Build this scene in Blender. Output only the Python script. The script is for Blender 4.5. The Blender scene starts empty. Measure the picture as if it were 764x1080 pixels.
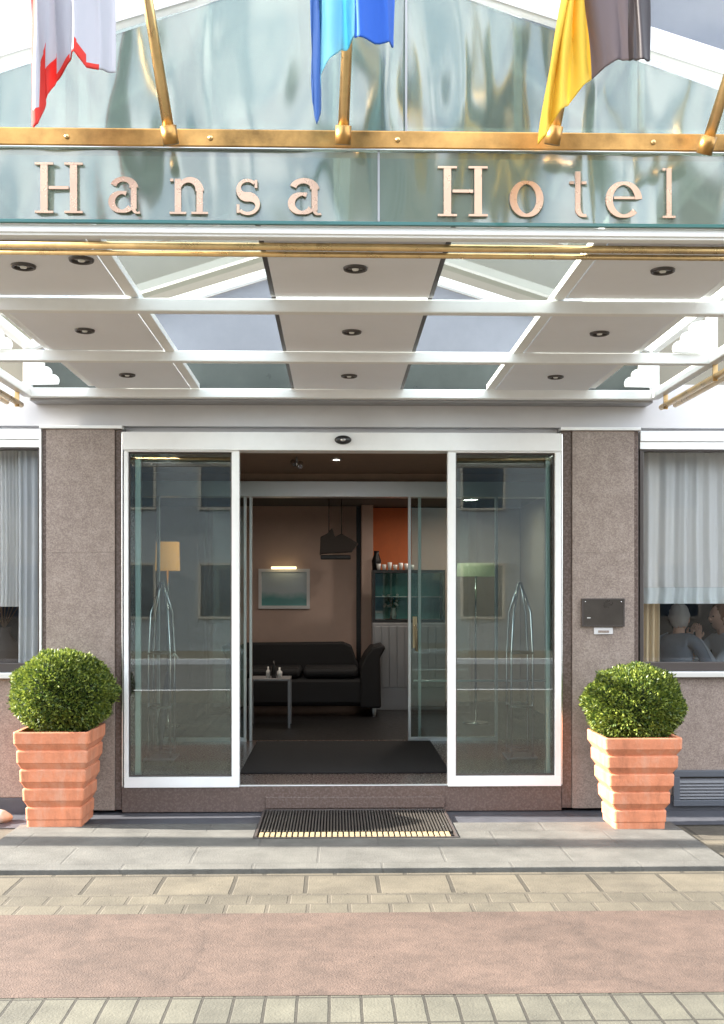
import bpy, bmesh, math, random
from mathutils import Vector, Matrix
R = math.radians
random.seed(7)
scn = bpy.context.scene
col = scn.collection

# ------------------------------------------------------------------ camera
F = 1150.0; W = 764.0; H = 1080.0; HOR = 627.0
YAW = -math.atan(27 / F)
CAM = Vector((0, -8, 1.6))
cd = bpy.data.cameras.new('camera'); cam = bpy.data.objects.new('camera', cd); col.objects.link(cam)
cd.sensor_width = 36; cd.lens = F / H * 36; cd.shift_y = (HOR - H / 2) / H
cd.clip_start = .05; cd.clip_end = 2000
cam.location = CAM; cam.rotation_euler = (R(90), 0, YAW)
scn.camera = cam
FW = Vector((math.sin(-YAW), math.cos(YAW), 0)); RT = Vector((math.cos(YAW), -math.sin(-YAW), 0))

def at(px, py, d):
    """world point on the plane y = d-8 (facade plane is d = 8) measured from the photo"""
    r = FW + RT * ((px - W / 2) / F) + Vector((0, 0, 1)) * ((HOR - py) / F)
    return CAM + r * (d / r.y)
def xs(px, d=8): return at(px, 600, d).x
def zs(py, d=8, px=370): return at(px, py, d).z

# ------------------------------------------------------------------ materials
MATS = {}
def nt(name):
    m = bpy.data.materials.new(name); m.use_nodes = True
    n = m.node_tree; b = n.nodes['Principled BSDF']; MATS[name] = m
    return m, n, b
def lin(c): return tuple(((x / 255) / 12.92 if x / 255 <= .04045 else ((x / 255 + .055) / 1.055) ** 2.4) for x in c) + (1,)

def mat(name, c, rough=.5, metal=0, var=.0, vscale=8, bump=0, bscale=60, dirt=0, emis=None, spec=None, stretch=None):
    m, n, b = nt(name); L = n.links.new
    c = tuple(c) + (1,)
    b.inputs['Base Color'].default_value = c; b.inputs['Roughness'].default_value = rough; b.inputs['Metallic'].default_value = metal
    if spec is not None: b.inputs['Specular IOR Level'].default_value = spec
    geo = n.nodes.new('ShaderNodeNewGeometry'); vec = geo.outputs['Position']
    if stretch:
        mp = n.nodes.new('ShaderNodeMapping'); mp.inputs['Scale'].default_value = stretch; L(vec, mp.inputs['Vector']); vec = mp.outputs['Vector']
    if var:
        t = n.nodes.new('ShaderNodeTexNoise'); t.inputs['Scale'].default_value = vscale; t.inputs['Detail'].default_value = 6; t.inputs['Roughness'].default_value = .65
        L(vec, t.inputs['Vector'])
        r = n.nodes.new('ShaderNodeMapRange'); r.inputs['From Min'].default_value = .3; r.inputs['From Max'].default_value = .7
        r.inputs['To Min'].default_value = 1 - var; r.inputs['To Max'].default_value = 1 + var
        L(t.outputs['Fac'], r.inputs['Value'])
        mx = n.nodes.new('ShaderNodeMix'); mx.data_type = 'RGBA'; mx.blend_type = 'MULTIPLY'; mx.inputs['Factor'].default_value = 1
        mx.inputs[6].default_value = c; L(r.outputs['Result'], mx.inputs[7]); L(mx.outputs[2], b.inputs['Base Color'])
        r2 = n.nodes.new('ShaderNodeMapRange'); r2.inputs['To Min'].default_value = max(.03, rough - .12); r2.inputs['To Max'].default_value = min(1, rough + .15)
        L(t.outputs['Fac'], r2.inputs['Value']); L(r2.outputs['Result'], b.inputs['Roughness'])
    if bump:
        t2 = n.nodes.new('ShaderNodeTexNoise'); t2.inputs['Scale'].default_value = bscale; t2.inputs['Detail'].default_value = 4; L(vec, t2.inputs['Vector'])
        bp = n.nodes.new('ShaderNodeBump'); bp.inputs['Strength'].default_value = bump; bp.inputs['Distance'].default_value = .01
        L(t2.outputs['Fac'], bp.inputs['Height']); L(bp.outputs['Normal'], b.inputs['Normal'])
    if emis:
        b.inputs['Emission Color'].default_value = tuple(emis[:3]) + (1,); b.inputs['Emission Strength'].default_value = emis[3]
    return m

mat('white_paint', (.85, .86, .86), .35, var=.04, vscale=5)
mat('white_ceiling', (.82, .84, .90), .5, var=.04, vscale=1.5)
mat('soffit', (.60, .59, .60), .6, var=.05, vscale=2)
mat('dark_trim', (.055, .045, .042), .35)
mat('brown_granite_trim', (.125, .09, .078), .25, var=.25, vscale=60)
mat('brass', (.62, .44, .22), .28, 1, var=.22, vscale=9)
mat('brass_beam', (.36, .20, .065), .36, .9, var=.6, vscale=3.5, bump=.15, bscale=12)
mat('copper_letter', (.50, .33, .23), .26, .7, var=.16, vscale=6)
mat('aluminium', (.78, .80, .80), .3, .75)
mat('chrome', (.70, .71, .72), .2, 1)
mat('black_plastic', (.012, .012, .013), .35)
mat('lavender_panel', (.22, .225, .265), .5, var=.05)
mat('dark_green_panel', (.07, .078, .072), .3, var=.15, vscale=4)
mat('upper_wall', (.21, .19, .145), .7, var=.08, vscale=2)
mat('terracotta', (.54, .195, .10), .75, var=.16, vscale=9, bump=.25, bscale=50)
mat('soil', (.05, .035, .025), 1, var=.3, bump=.6)
mat('brown_wall', (.58, .44, .38), .7, var=.08, vscale=2)
mat('orange_wall', (.60, .16, .05), .6, var=.06)
mat('lobby_ceiling', (.10, .105, .10), .8)
mat('vestibule_ceiling', (.42, .28, .20), .7, var=.1)
mat('black_floor', (.007, .007, .008), .4, var=.2, vscale=20)
mat('black_mat', (.012, .011, .012), .95, bump=.5, bscale=300)
mat('sofa', (.0035, .0035, .005), .7, bump=.2, bscale=200)
mat('skin', (.62, .38, .28), .5)
mat('grey_hair', (.62, .60, .57), .8, bump=.8, bscale=120)
mat('red_hair', (.22, .09, .04), .7, bump=.8, bscale=120)
mat('blue_grey_cloth', (.16, .20, .26), .85, var=.1)
mat('pale_cloth', (.50, .58, .66), .85, var=.08)
mat('dark_cloth', (.03, .03, .04), .9)
mat('drape', (.62, .48, .30), .85)
mat('grey_drape', (.50, .51, .53), .85)
mat('picture_frame', (.80, .82, .84), .35)
mat('lamp_shade_dark', (.04, .033, .03), .8)
mat('lamp_orange', (.70, .28, .08), .8, emis=(1, .40, .10, .15))
mat('lamp_yellow', (.45, .44, .30), .8, emis=(1, .95, .55, .05))
mat('picture_light', (.9, .8, .6), .5, emis=(1, .78, .42, .5))
mat('spot_lens', (.5, .5, .5), .15, .6)
mat('brush_cream', (.75, .62, .38), .3, .3)
mat('brush_tan', (.26, .20, .11), .8, var=.3, vscale=40)
mat('grate_metal', (.10, .09, .08), .4, .5)
mat('warm_bulb', (.9, .8, .6), .5, emis=(1, .87, .74, 42))
mat('white_ceramic', (.8, .8, .78), .2)
mat('grey_metal', (.30, .30, .31), .4, .5)
mat('case_teal', (.14, .42, .38), .15)
mat('vent_grey', (.10, .11, .13), .45, .3)
mat('vent_slat', (.13, .135, .15), .45)
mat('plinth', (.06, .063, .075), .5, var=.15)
mat('bark', (.12, .08, .05), .9, bump=.5)
mat('opp_wall', (.38, .34, .29), .8, var=.1)
mat('opp_wall_grey', (.30, .32, .33), .8, var=.1)
mat('opp_glass', (.03, .05, .07), .08)
mat('asphalt', (.06, .06, .062), .85, var=.15, vscale=3, bump=.3, bscale=150)
mat('flag_white', (.50, .50, .55), .8); mat('flag_red', (.66, .04, .03), .8)
mat('flag_blue', (.02, .12, .55), .75); mat('flag_navy', (.02, .08, .28), .8); mat('flag_cyan', (.30, .72, .85), .75)
mat('flag_yellow', (.85, .60, .07), .75); mat('flag_taupe', (.19, .15, .16), .8); mat('flag_black', (.02, .014, .018), .6)
# cloth is a little translucent
for k in ('flag_white', 'flag_red', 'flag_blue', 'flag_cyan', 'flag_yellow', 'flag_taupe'):
    n = MATS[k].node_tree; b = n.nodes['Principled BSDF']; o = n.nodes['Material Output']
    t = n.nodes.new('ShaderNodeBsdfTranslucent'); t.inputs['Color'].default_value = b.inputs['Base Color'].default_value
    x = n.nodes.new('ShaderNodeMixShader'); x.inputs[0].default_value = .3
    n.links.new(b.outputs[0], x.inputs[1]); n.links.new(t.outputs[0], x.inputs[2]); n.links.new(x.outputs[0], o.inputs[0])

def sheer(name, c, opac):
    m, n, b = nt(name); o = n.nodes['Material Output']
    b.inputs['Base Color'].default_value = tuple(c) + (1,); b.inputs['Roughness'].default_value = .9
    t = n.nodes.new('ShaderNodeBsdfTranslucent'); t.inputs['Color'].default_value = tuple(c) + (1,)
    x = n.nodes.new('ShaderNodeMixShader'); x.inputs[0].default_value = .35
    n.links.new(b.outputs[0], x.inputs[1]); n.links.new(t.outputs[0], x.inputs[2])
    tr = n.nodes.new('ShaderNodeBsdfTransparent'); y = n.nodes.new('ShaderNodeMixShader'); y.inputs[0].default_value = opac
    n.links.new(tr.outputs[0], y.inputs[1]); n.links.new(x.outputs[0], y.inputs[2]); n.links.new(y.outputs[0], o.inputs[0])
sheer('sheer', (.92, .92, .92), .94); sheer('sheer_hem', (.84, .90, .92), .96)

def glass(name, tint, refl=1.0, rough=0.0, wav=.0, body=None, bodyfac=0, wscale=1.2):
    """thin pane: tinted see-through + fresnel reflection, optional milky body"""
    m, n, b = nt(name); n.nodes.remove(b); o = n.nodes['Material Output']; L = n.links.new
    tr = n.nodes.new('ShaderNodeBsdfTransparent'); tr.inputs['Color'].default_value = tuple(tint) + (1,)
    gl = n.nodes.new('ShaderNodeBsdfGlossy'); gl.inputs['Roughness'].default_value = rough
    fr = n.nodes.new('ShaderNodeFresnel'); fr.inputs['IOR'].default_value = 1.5
    ml = n.nodes.new('ShaderNodeMath'); ml.operation = 'MULTIPLY_ADD'; ml.inputs[1].default_value = refl; ml.inputs[2].default_value = .02 * refl; ml.use_clamp = True
    L(fr.outputs[0], ml.inputs[0])
    base = tr
    if body:
        df = n.nodes.new('ShaderNodeBsdfDiffuse'); df.inputs['Color'].default_value = tuple(body) + (1,)
        mb = n.nodes.new('ShaderNodeMixShader'); mb.inputs[0].default_value = bodyfac
        L(tr.outputs[0], mb.inputs[1]); L(df.outputs[0], mb.inputs[2]); base = mb
    mx = n.nodes.new('ShaderNodeMixShader'); L(ml.outputs[0], mx.inputs[0]); L(base.outputs[0], mx.inputs[1]); L(gl.outputs[0], mx.inputs[2])
    if wav:
        g = n.nodes.new('ShaderNodeNewGeometry'); mp = n.nodes.new('ShaderNodeMapping'); mp.inputs['Scale'].default_value = (1, 1, .35)
        mp.inputs['Rotation'].default_value = (0, R(18), 0)
        t = n.nodes.new('ShaderNodeTexNoise'); t.inputs['Scale'].default_value = wscale; t.inputs['Detail'].default_value = 1.5
        bp = n.nodes.new('ShaderNodeBump'); bp.inputs['Strength'].default_value = 1; bp.inputs['Distance'].default_value = wav
        L(g.outputs['Position'], mp.inputs['Vector']); L(mp.outputs[0], t.inputs['Vector']); L(t.outputs['Fac'], bp.inputs['Height'])
        L(bp.outputs[0], gl.inputs['Normal'])
    L(mx.outputs[0], o.inputs[0])
glass('door_glass', (.74, .83, .81), 1.5, wav=.0006, wscale=1.5)
glass('window_glass', (.96, .97, .97), .4)
glass('inner_glass', (.80, .86, .84), 1.0)
glass('roof_glass', (.84, .90, .86), .3, rough=.05)
glass('sign_glass', (.66, .76, .70), 2.0, rough=.15, wav=.34, body=(.15, .20, .165), bodyfac=.55, wscale=1.9)

def granite():
    m, n, b = nt('granite'); L = n.links.new
    g = n.nodes.new('ShaderNodeNewGeometry')
    v = n.nodes.new('ShaderNodeTexVoronoi'); v.inputs['Scale'].default_value = 130; L(g.outputs['Position'], v.inputs['Vector'])
    t = n.nodes.new('ShaderNodeTexNoise'); t.inputs['Scale'].default_value = 9; t.inputs['Detail'].default_value = 9; t.inputs['Roughness'].default_value = .8; L(g.outputs['Position'], t.inputs['Vector'])
    a = n.nodes.new('ShaderNodeMix'); a.data_type = 'FLOAT'; a.inputs[0].default_value = .72
    sp = n.nodes.new('ShaderNodeSeparateColor'); L(v.outputs['Color'], sp.inputs[0])
    L(sp.outputs[0], a.inputs[2]); L(t.outputs['Fac'], a.inputs[3])
    r = n.nodes.new('ShaderNodeValToRGB'); L(a.outputs[0], r.inputs[0])
    e = r.color_ramp.elements; e[0].position = .15; e[0].color = (.12, .088, .074, 1); e[1].position = .8; e[1].color = (.39, .325, .28, 1)
    k = e.new(.47); k.color = (.245, .192, .165, 1)
    L(r.outputs[0], b.inputs['Base Color']); b.inputs['Roughness'].default_value = .42
    bp = n.nodes.new('ShaderNodeBump'); bp.inputs['Strength'].default_value = .15; bp.inputs['Distance'].default_value = .004; L(t.outputs['Fac'], bp.inputs['Height']); L(bp.outputs[0], b.inputs['Normal'])
granite()

def paver(name, c1, c2, mortar, w, h, off=.5, rot=0, msize=.02, rough=.8, dirt=.35, offset=(0, 0, 0)):
    m, n, b = nt(name); L = n.links.new
    g = n.nodes.new('ShaderNodeNewGeometry'); mp = n.nodes.new('ShaderNodeMapping'); mp.inputs['Rotation'].default_value = (0, 0, rot); mp.inputs['Location'].default_value = offset
    L(g.outputs['Position'], mp.inputs[0])
    wn = n.nodes.new('ShaderNodeTexNoise'); wn.inputs['Scale'].default_value = 2.2; wn.inputs['Detail'].default_value = 3
    ad = n.nodes.new('ShaderNodeVectorMath'); ad.operation = 'SCALE'; ad.inputs['Scale'].default_value = .014
    L(g.outputs['Position'], wn.inputs['Vector']); L(wn.outputs['Color'], ad.inputs[0])
    ad2 = n.nodes.new('ShaderNodeVectorMath'); ad2.operation = 'ADD'; L(mp.outputs[0], ad2.inputs[0]); L(ad.outputs[0], ad2.inputs[1])
    br = n.nodes.new('ShaderNodeTexBrick'); br.inputs['Scale'].default_value = 1; br.inputs['Brick Width'].default_value = w; br.inputs['Row Height'].default_value = h
    br.offset = off; br.inputs['Mortar Size'].default_value = msize * min(w, h); br.inputs['Mortar Smooth'].default_value = .3
    br.inputs['Color1'].default_value = tuple(c1) + (1,); br.inputs['Color2'].default_value = tuple(c2) + (1,); br.inputs['Mortar'].default_value = tuple(mortar) + (1,)
    L(ad2.outputs[0], br.inputs['Vector'])
    t = n.nodes.new('ShaderNodeTexNoise'); t.inputs['Scale'].default_value = 3.5; t.inputs['Detail'].default_value = 9; t.inputs['Roughness'].default_value = .7; L(g.outputs['Position'], t.inputs['Vector'])
    r = n.nodes.new('ShaderNodeMapRange'); r.inputs['From Min'].default_value = .3; r.inputs['From Max'].default_value = .7; r.inputs['To Min'].default_value = 1 - dirt; r.inputs['To Max'].default_value = 1 + dirt * .6
    L(t.outputs['Fac'], r.inputs[0])
    mx = n.nodes.new('ShaderNodeMix'); mx.data_type = 'RGBA'; mx.blend_type = 'MULTIPLY'; mx.inputs[0].default_value = 1
    L(br.outputs['Color'], mx.inputs[6]); L(r.outputs[0], mx.inputs[7]); L(mx.outputs[2], b.inputs['Base Color'])
    b.inputs['Roughness'].default_value = rough
    t3 = n.nodes.new('ShaderNodeTexNoise'); t3.inputs['Scale'].default_value = 90; t3.inputs['Detail'].default_value = 3; L(g.outputs['Position'], t3.inputs['Vector'])
    sm = n.nodes.new('ShaderNodeMath'); sm.operation = 'MULTIPLY_ADD'; sm.inputs[1].default_value = -1.5; L(br.outputs['Fac'], sm.inputs[0]); L(t3.outputs['Fac'], sm.inputs[2])
    bp = n.nodes.new('ShaderNodeBump'); bp.inputs['Strength'].default_value = .5; bp.inputs['Distance'].default_value = .006; L(sm.outputs[0], bp.inputs['Height']); L(bp.outputs[0], b.inputs['Normal'])
paver('slab_stone', (.090, .088, .081), (.098, .096, .087), (.082, .080, .073), .75, .42, msize=.02, offset=(.1, .35, 0))
paver('large_paver', (.100, .086, .062), (.076, .066, .050), (.042, .036, .026), .40, .42, off=.4, msize=.035, offset=(0, 2.20, 0))
paver('small_paver', (.092, .080, .058), (.070, .061, .045), (.07, .06, .045), .21, .17, off=.5, msize=.07, offset=(.03, 2.52, 0))
paver('front_paver', (.090, .085, .064), (.070, .066, .051), (.03, .027, .02), .125, .26, off=.0, msize=.06, offset=(.02, 3.66 + .26, 0))
mat('red_strip', (.072, .047, .036), .85, var=.20, vscale=1.3, bump=.5, bscale=120)
def add_cracks(name, scale, dark, rot=.5, stains=.25):
    m = MATS[name]; n = m.node_tree; L = n.links.new; b = n.nodes['Principled BSDF']; src = b.inputs['Base Color'].links[0].from_socket
    g = n.nodes.new('ShaderNodeNewGeometry'); wn = n.nodes.new('ShaderNodeTexNoise'); wn.inputs['Scale'].default_value = 3; wn.inputs['Detail'].default_value = 6
    L(g.outputs['Position'], wn.inputs['Vector']); ad = n.nodes.new('ShaderNodeVectorMath'); ad.operation = 'MULTIPLY_ADD'; ad.inputs[1].default_value = (.5, .5, 0)
    L(wn.outputs['Color'], ad.inputs[0]); L(g.outputs['Position'], ad.inputs[2])
    v = n.nodes.new('ShaderNodeTexVoronoi'); v.feature = 'DISTANCE_TO_EDGE'; v.inputs['Scale'].default_value = scale; L(ad.outputs[0], v.inputs['Vector'])
    r = n.nodes.new('ShaderNodeMapRange'); r.inputs[1].default_value = 0; r.inputs[2].default_value = .012; r.inputs[3].default_value = dark; r.inputs[4].default_value = 1; L(v.outputs['Distance'], r.inputs[0])
    s2 = n.nodes.new('ShaderNodeTexNoise'); s2.inputs['Scale'].default_value = 6; s2.inputs['Detail'].default_value = 10; s2.inputs['Roughness'].default_value = .8; L(g.outputs['Position'], s2.inputs['Vector'])
    r2 = n.nodes.new('ShaderNodeMapRange'); r2.inputs[1].default_value = .35; r2.inputs[2].default_value = .65; r2.inputs[3].default_value = 1 - stains; r2.inputs[4].default_value = 1 + stains; L(s2.outputs['Fac'], r2.inputs[0])
    m1 = n.nodes.new('ShaderNodeMath'); m1.operation = 'MULTIPLY'; L(r.outputs[0], m1.inputs[0]); L(r2.outputs[0], m1.inputs[1])
    mx = n.nodes.new('ShaderNodeMix'); mx.data_type = 'RGBA'; mx.blend_type = 'MULTIPLY'; mx.inputs[0].default_value = 1; L(src, mx.inputs[6]); L(m1.outputs[0], mx.inputs[7]); L(mx.outputs[2], b.inputs['Base Color'])
add_cracks('red_strip', .38, .82, stains=.3)
def limescale(name, pale, amt):
    m = MATS[name]; n = m.node_tree; L = n.links.new; b = n.nodes['Principled BSDF']; src = b.inputs['Base Color'].links[0].from_socket
    g = n.nodes.new('ShaderNodeNewGeometry'); mp = n.nodes.new('ShaderNodeMapping'); mp.inputs['Scale'].default_value = (9, 9, 3.2); L(g.outputs['Position'], mp.inputs[0])
    t = n.nodes.new('ShaderNodeTexNoise'); t.inputs['Scale'].default_value = 1; t.inputs['Detail'].default_value = 8; t.inputs['Roughness'].default_value = .7; L(mp.outputs[0], t.inputs['Vector'])
    r = n.nodes.new('ShaderNodeMapRange'); r.inputs[1].default_value = .50; r.inputs[2].default_value = .72; r.inputs[3].default_value = 0; r.inputs[4].default_value = amt; L(t.outputs['Fac'], r.inputs[0])
    mx = n.nodes.new('ShaderNodeMix'); mx.data_type = 'RGBA'; mx.inputs[7].default_value = tuple(pale) + (1,); L(r.outputs[0], mx.inputs[0]); L(src, mx.inputs[6])
    r3 = n.nodes.new('ShaderNodeMapRange'); r3.inputs[1].default_value = .28; r3.inputs[2].default_value = .46; r3.inputs[3].default_value = .62; r3.inputs[4].default_value = 1; L(t.outputs['Fac'], r3.inputs[0])
    m2 = n.nodes.new('ShaderNodeMix'); m2.data_type = 'RGBA'; m2.blend_type = 'MULTIPLY'; m2.inputs[0].default_value = 1; L(mx.outputs[2], m2.inputs[6]); L(r3.outputs[0], m2.inputs[7]); L(m2.outputs[2], b.inputs['Base Color'])
limescale('terracotta', (.58, .38, .28), .5)

def leafm():
    m, n, b = nt('leaf'); L = n.links.new
    oi = n.nodes.new('ShaderNodeNewGeometry')
    t = n.nodes.new('ShaderNodeTexNoise'); t.inputs['Scale'].default_value = 24; L(oi.outputs['Position'], t.inputs['Vector'])
    r = n.nodes.new('ShaderNodeValToRGB'); e = r.color_ramp.elements
    e[0].position = .35; e[0].color = (.045, .085, .014, 1); e[1].position = .66; e[1].color = (.24, .29, .045, 1)
    ri = n.nodes.new('ShaderNodeMix'); ri.data_type = 'FLOAT'; ri.inputs[0].default_value = .45
    L(t.outputs['Fac'], ri.inputs[2]); L(oi.outputs['Random Per Island'], ri.inputs[3]); L(ri.outputs[0], r.inputs[0])
    L(r.outputs[0], b.inputs['Base Color']); b.inputs['Roughness'].default_value = .45
    tl = n.nodes.new('ShaderNodeBsdfTranslucent'); L(r.outputs[0], tl.inputs[0])
    x = n.nodes.new('ShaderNodeMixShader'); x.inputs[0].default_value = .25; L(b.outputs[0], x.inputs[1]); L(tl.outputs[0], x.inputs[2]); L(x.outputs[0], n.nodes['Material Output'].inputs[0])
leafm()
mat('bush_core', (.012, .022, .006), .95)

# ------------------------------------------------------------------ building helpers
class MB:
    def __init__(s): s.v = []; s.f = []; s.mi = []; s.smooth = []
    def add(s, vs, fs, mi=0, sm=False):
        o = len(s.v); s.v += [tuple(v) for v in vs]
        for f in fs: s.f.append(tuple(i + o for i in f)); s.mi.append(mi); s.smooth.append(sm)
        return s
    def box(s, x0, x1, y0, y1, z0, z1, mi=0):
        x0, x1 = sorted((x0, x1)); y0, y1 = sorted((y0, y1)); z0, z1 = sorted((z0, z1))
        v = [(x0, y0, z0), (x1, y0, z0), (x1, y1, z0), (x0, y1, z0), (x0, y0, z1), (x1, y0, z1), (x1, y1, z1), (x0, y1, z1)]
        return s.add(v, [(0, 3, 2, 1), (4, 5, 6, 7), (0, 1, 5, 4), (1, 2, 6, 5), (2, 3, 7, 6), (3, 0, 4, 7)], mi)
    def bar(s, a, b, w, h, up=(0, 0, 1)):
        a = Vector(a); b = Vector(b); d = (b - a).normalized(); sd = d.cross(Vector(up)).normalized(); u = sd.cross(d)
        v = []
        for p in (a, b):
            for q, r in ((-1, -1), (1, -1), (1, 1), (-1, 1)): v.append(p + sd * q * w / 2 + u * r * h / 2)
        return s.add(v, [(0, 1, 2, 3)[::-1], (4, 5, 6, 7), (0, 1, 5, 4), (1, 2, 6, 5), (2, 3, 7, 6), (3, 0, 4, 7)])
    def tube(s, pts, r, n=12, caps=True):
        pts = [Vector(p) for p in pts]; rr = r if isinstance(r, (list, tuple)) else [r] * len(pts)
        o = []; prev = None
        for i, p in enumerate(pts):
            d = (pts[min(i + 1, len(pts) - 1)] - pts[max(i - 1, 0)]).normalized()
            if prev is None:
                a = Vector((0, 0, 1)) if abs(d.z) < .9 else Vector((1, 0, 0)); u = d.cross(a).normalized()
            else: u = (prev - d * prev.dot(d)).normalized()
            prev = u; w = d.cross(u)
            for k in range(n):
                t = 2 * math.pi * k / n; o.append(p + (u * math.cos(t) + w * math.sin(t)) * rr[i])
        fs = []
        for i in range(len(pts) - 1):
            for k in range(n):
                fs.append((i * n + k, i * n + (k + 1) % n, (i + 1) * n + (k + 1) % n, (i + 1) * n + k))
        s.add(o, fs, 0, True)
        if caps:
            b = len(s.v) - len(o); m = (len(pts) - 1) * n
            s.f.append(tuple(b + k for k in range(n))[::-1]); s.mi.append(0); s.smooth.append(False)
            s.f.append(tuple(b + m + k for k in range(n))); s.mi.append(0); s.smooth.append(False)
        return s
    def lathe(s, c, prof, n=24, ax='z'):
        """prof = [(r, h)] around c"""
        o = []
        for r, h in prof:
            for k in range(n):
                t = 2 * math.pi * k / n; o.append((c[0] + r * math.cos(t), c[1] + r * math.sin(t), c[2] + h) if ax == 'z' else (c[0] + r * math.cos(t), c[1] + h, c[2] + r * math.sin(t)))
        fs = [(i * n + k, i * n + (k + 1) % n, (i + 1) * n + (k + 1) % n, (i + 1) * n + k) for i in range(len(prof) - 1) for k in range(n)]
        return s.add(o, fs, 0, True)
    def ell(s, c, r, nu=20, nv=12, fn=None):
        o = []
        for j in range(nv + 1):
            ph = math.pi * j / nv
            for i in range(nu):
                t = 2 * math.pi * i / nu
                d = Vector((math.sin(ph) * math.cos(t), math.sin(ph) * math.sin(t), math.cos(ph)))
                k = fn(d) if fn else 1
                o.append((c[0] + d.x * r[0] * k, c[1] + d.y * r[1] * k, c[2] + d.z * r[2] * k))
        fs = [(j * nu + i, j * nu + (i + 1) % nu, (j + 1) * nu + (i + 1) % nu, (j + 1) * nu + i)[::-1] for j in range(nv) for i in range(nu)]
        return s.add(o, fs, 0, True)
    def build(s, name, m, parent=None, bevel=0, label=None):
        me = bpy.data.meshes.new(name)
        off = rootloc(parent) if parent else Vector((0, 0, 0))
        me.from_pydata([tuple(Vector(v) - off) for v in s.v], [], s.f)
        for x in (m if isinstance(m, (list, tuple)) else [m]): me.materials.append(MATS[x])
        for p, i, sm in zip(me.polygons, s.mi, s.smooth): p.material_index = i; p.use_smooth = sm
        me.update()
        o = bpy.data.objects.new(name, me); col.objects.link(o)
        if parent: o.parent = parent
        if bevel:
            b = o.modifiers.new('bevel', 'BEVEL'); b.width = bevel; b.segments = 2; b.limit_method = 'ANGLE'
        if label: o['label'] = label
        return o
def rootloc(o):
    v = Vector((0, 0, 0))
    while o: v += o.location; o = o.parent
    return v
def tag(o, label=None, cat=None, group=None, kind=None):
    if label: o['label'] = label
    if cat: o['category'] = cat
    if group: o['group'] = group
    if kind: o['kind'] = kind
    return o
def thing(name, loc, label, cat, group=None):
    o = bpy.data.objects.new(name, None); col.objects.link(o); o.location = loc; o.empty_display_size = .1
    return tag(o, label, cat, group)
def part(name, m, parent, *boxes, bevel=.003, label=None):
    b = MB()
    for q in boxes: b.box(*q)
    return b.build(name, m, parent, bevel, label)
def parts(name, m, parent, *boxes, bevel=.003, label=None):
    for q in boxes: part(name, m, parent, q, bevel=bevel, label=label)
def kids(o): return [c for c in bpy.data.objects if c.parent == o]
def copy_tree(o, parent=None):
    c = o.copy(); col.objects.link(c)
    if parent: c.parent = parent
    for ch in kids(o): copy_tree(ch, c)
    return c

# ------------------------------------------------------------------ ground
Z0 = 0.0
def sheet(name, m, x0, x1, y0, y1, z, nx=1):
    o = MB().add([(x0, y0, z), (x1, y0, z), (x1, y1, z), (x0, y1, z)], [(0, 1, 2, 3)]).build(name, m)
    return tag(o, kind='structure')
YF = lambda py: at(370, py, 1).y and (F * 1.6 / (py - HOR)) - 8   # ground y seen at image row
g = sheet('ground', 'asphalt', -900, 900, -900, 900, -.13)
# pavement in front of the hotel (from street kerb to the facade)
yA, yB, yC, yD = YF(922), YF(963), YF(1050), YF(942)
pv = MB().box(-30, 30, -10.2, 2, -.16, -.004).build('pavement', 'small_paver'); tag(pv, kind='structure')
sheet('paving_band_large', 'large_paver', -30, 30, yD, yA + 1.9, .0)
sheet('paving_band_small', 'small_paver', -30, 30, yB, yD, .0)
sheet('red_path', 'red_strip', -30, 30, yC, yB, .002)
sheet('paving_band_front', 'front_paver', -30, 30, -9.6, yC, .0)
kb = MB().box(-30, 30, -10.35, -10.2, -.16, .004).build('kerb', 'soffit'); tag(kb, kind='structure')
kb = MB().box(-30, 30, -19.2, -19.0, -.16, .0).build('kerb_far', 'soffit'); tag(kb, kind='structure')
pv = MB().box(-30, 30, -23, -19.2, -.16, -.004).build('pavement_far', 'small_paver'); tag(pv, kind='structure')
xL, xR = xs(22, 7.5), xs(714, 7.35)
# entrance slab, with a notch for the doormat
mxL, mxR = xs(272, 7.4), xs(478, 7.4)
YS = lambda py: F * 1.57 / (py - HOR) - 8
yS0, yS1 = YF(921), YS(868); yM = YS(884)
slab = MB().box(xL, xR, yS0, yM, -.02, .03).box(xL, mxL - .004, yM, yS1, -.02, .03).box(mxR + .004, xR, yM, yS1, -.02, .03).build('entrance_slab', 'slab_stone', bevel=.004); tag(slab, kind='structure')
sheet('base_strip', 'plinth', -3.7, 8, yS1, .3, .006)  # dark stone strip; its dark colour also stands in for the facade's shade

# ------------------------------------------------------------------ hotel building
BX0, BX1 = -3.7, 8.0
FL = .2                       # interior floor level
ZH = zs(457)                  # top of door header
ZS = zs(427)                  # underside of canopy rear rail
hotel = thing('hotel_building', (0, 0, 0), 'hotel front with brown granite pillars, pale fascia and glazed entrance', 'building')
g_ = []
pl0, pl1 = xs(50), xs(122)
pr0, pr1 = xs(603), xs(668)
# pillars
for a, b, t0, t1 in ((pl0, pl1, xs(45), xs(129)), (pr0, pr1, xs(592), xs(673))):
    zz = (.02, 1.18, 2.02, ZH + .02)
    pb = MB()
    zj = (.03, zs(583), ZH + .02)
    for i in range(2): pb.box(a, b, -.03, .5, zj[i] + .0004, zj[i + 1] - .0004)
    pb.build('pillar', 'granite', hotel, .001)
    parts('pillar_trim', 'brown_granite_trim', hotel, (t0, a - .001, -.012, .5, .03, ZH + .02), (b + .001, t1, -.012, .5, .03, ZH + .02))
    part('pillar_cap', 'white_paint', hotel, (t0 - .01, t1 + .01, -.05, .3, ZH + .022, ZH + .045))
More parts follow.
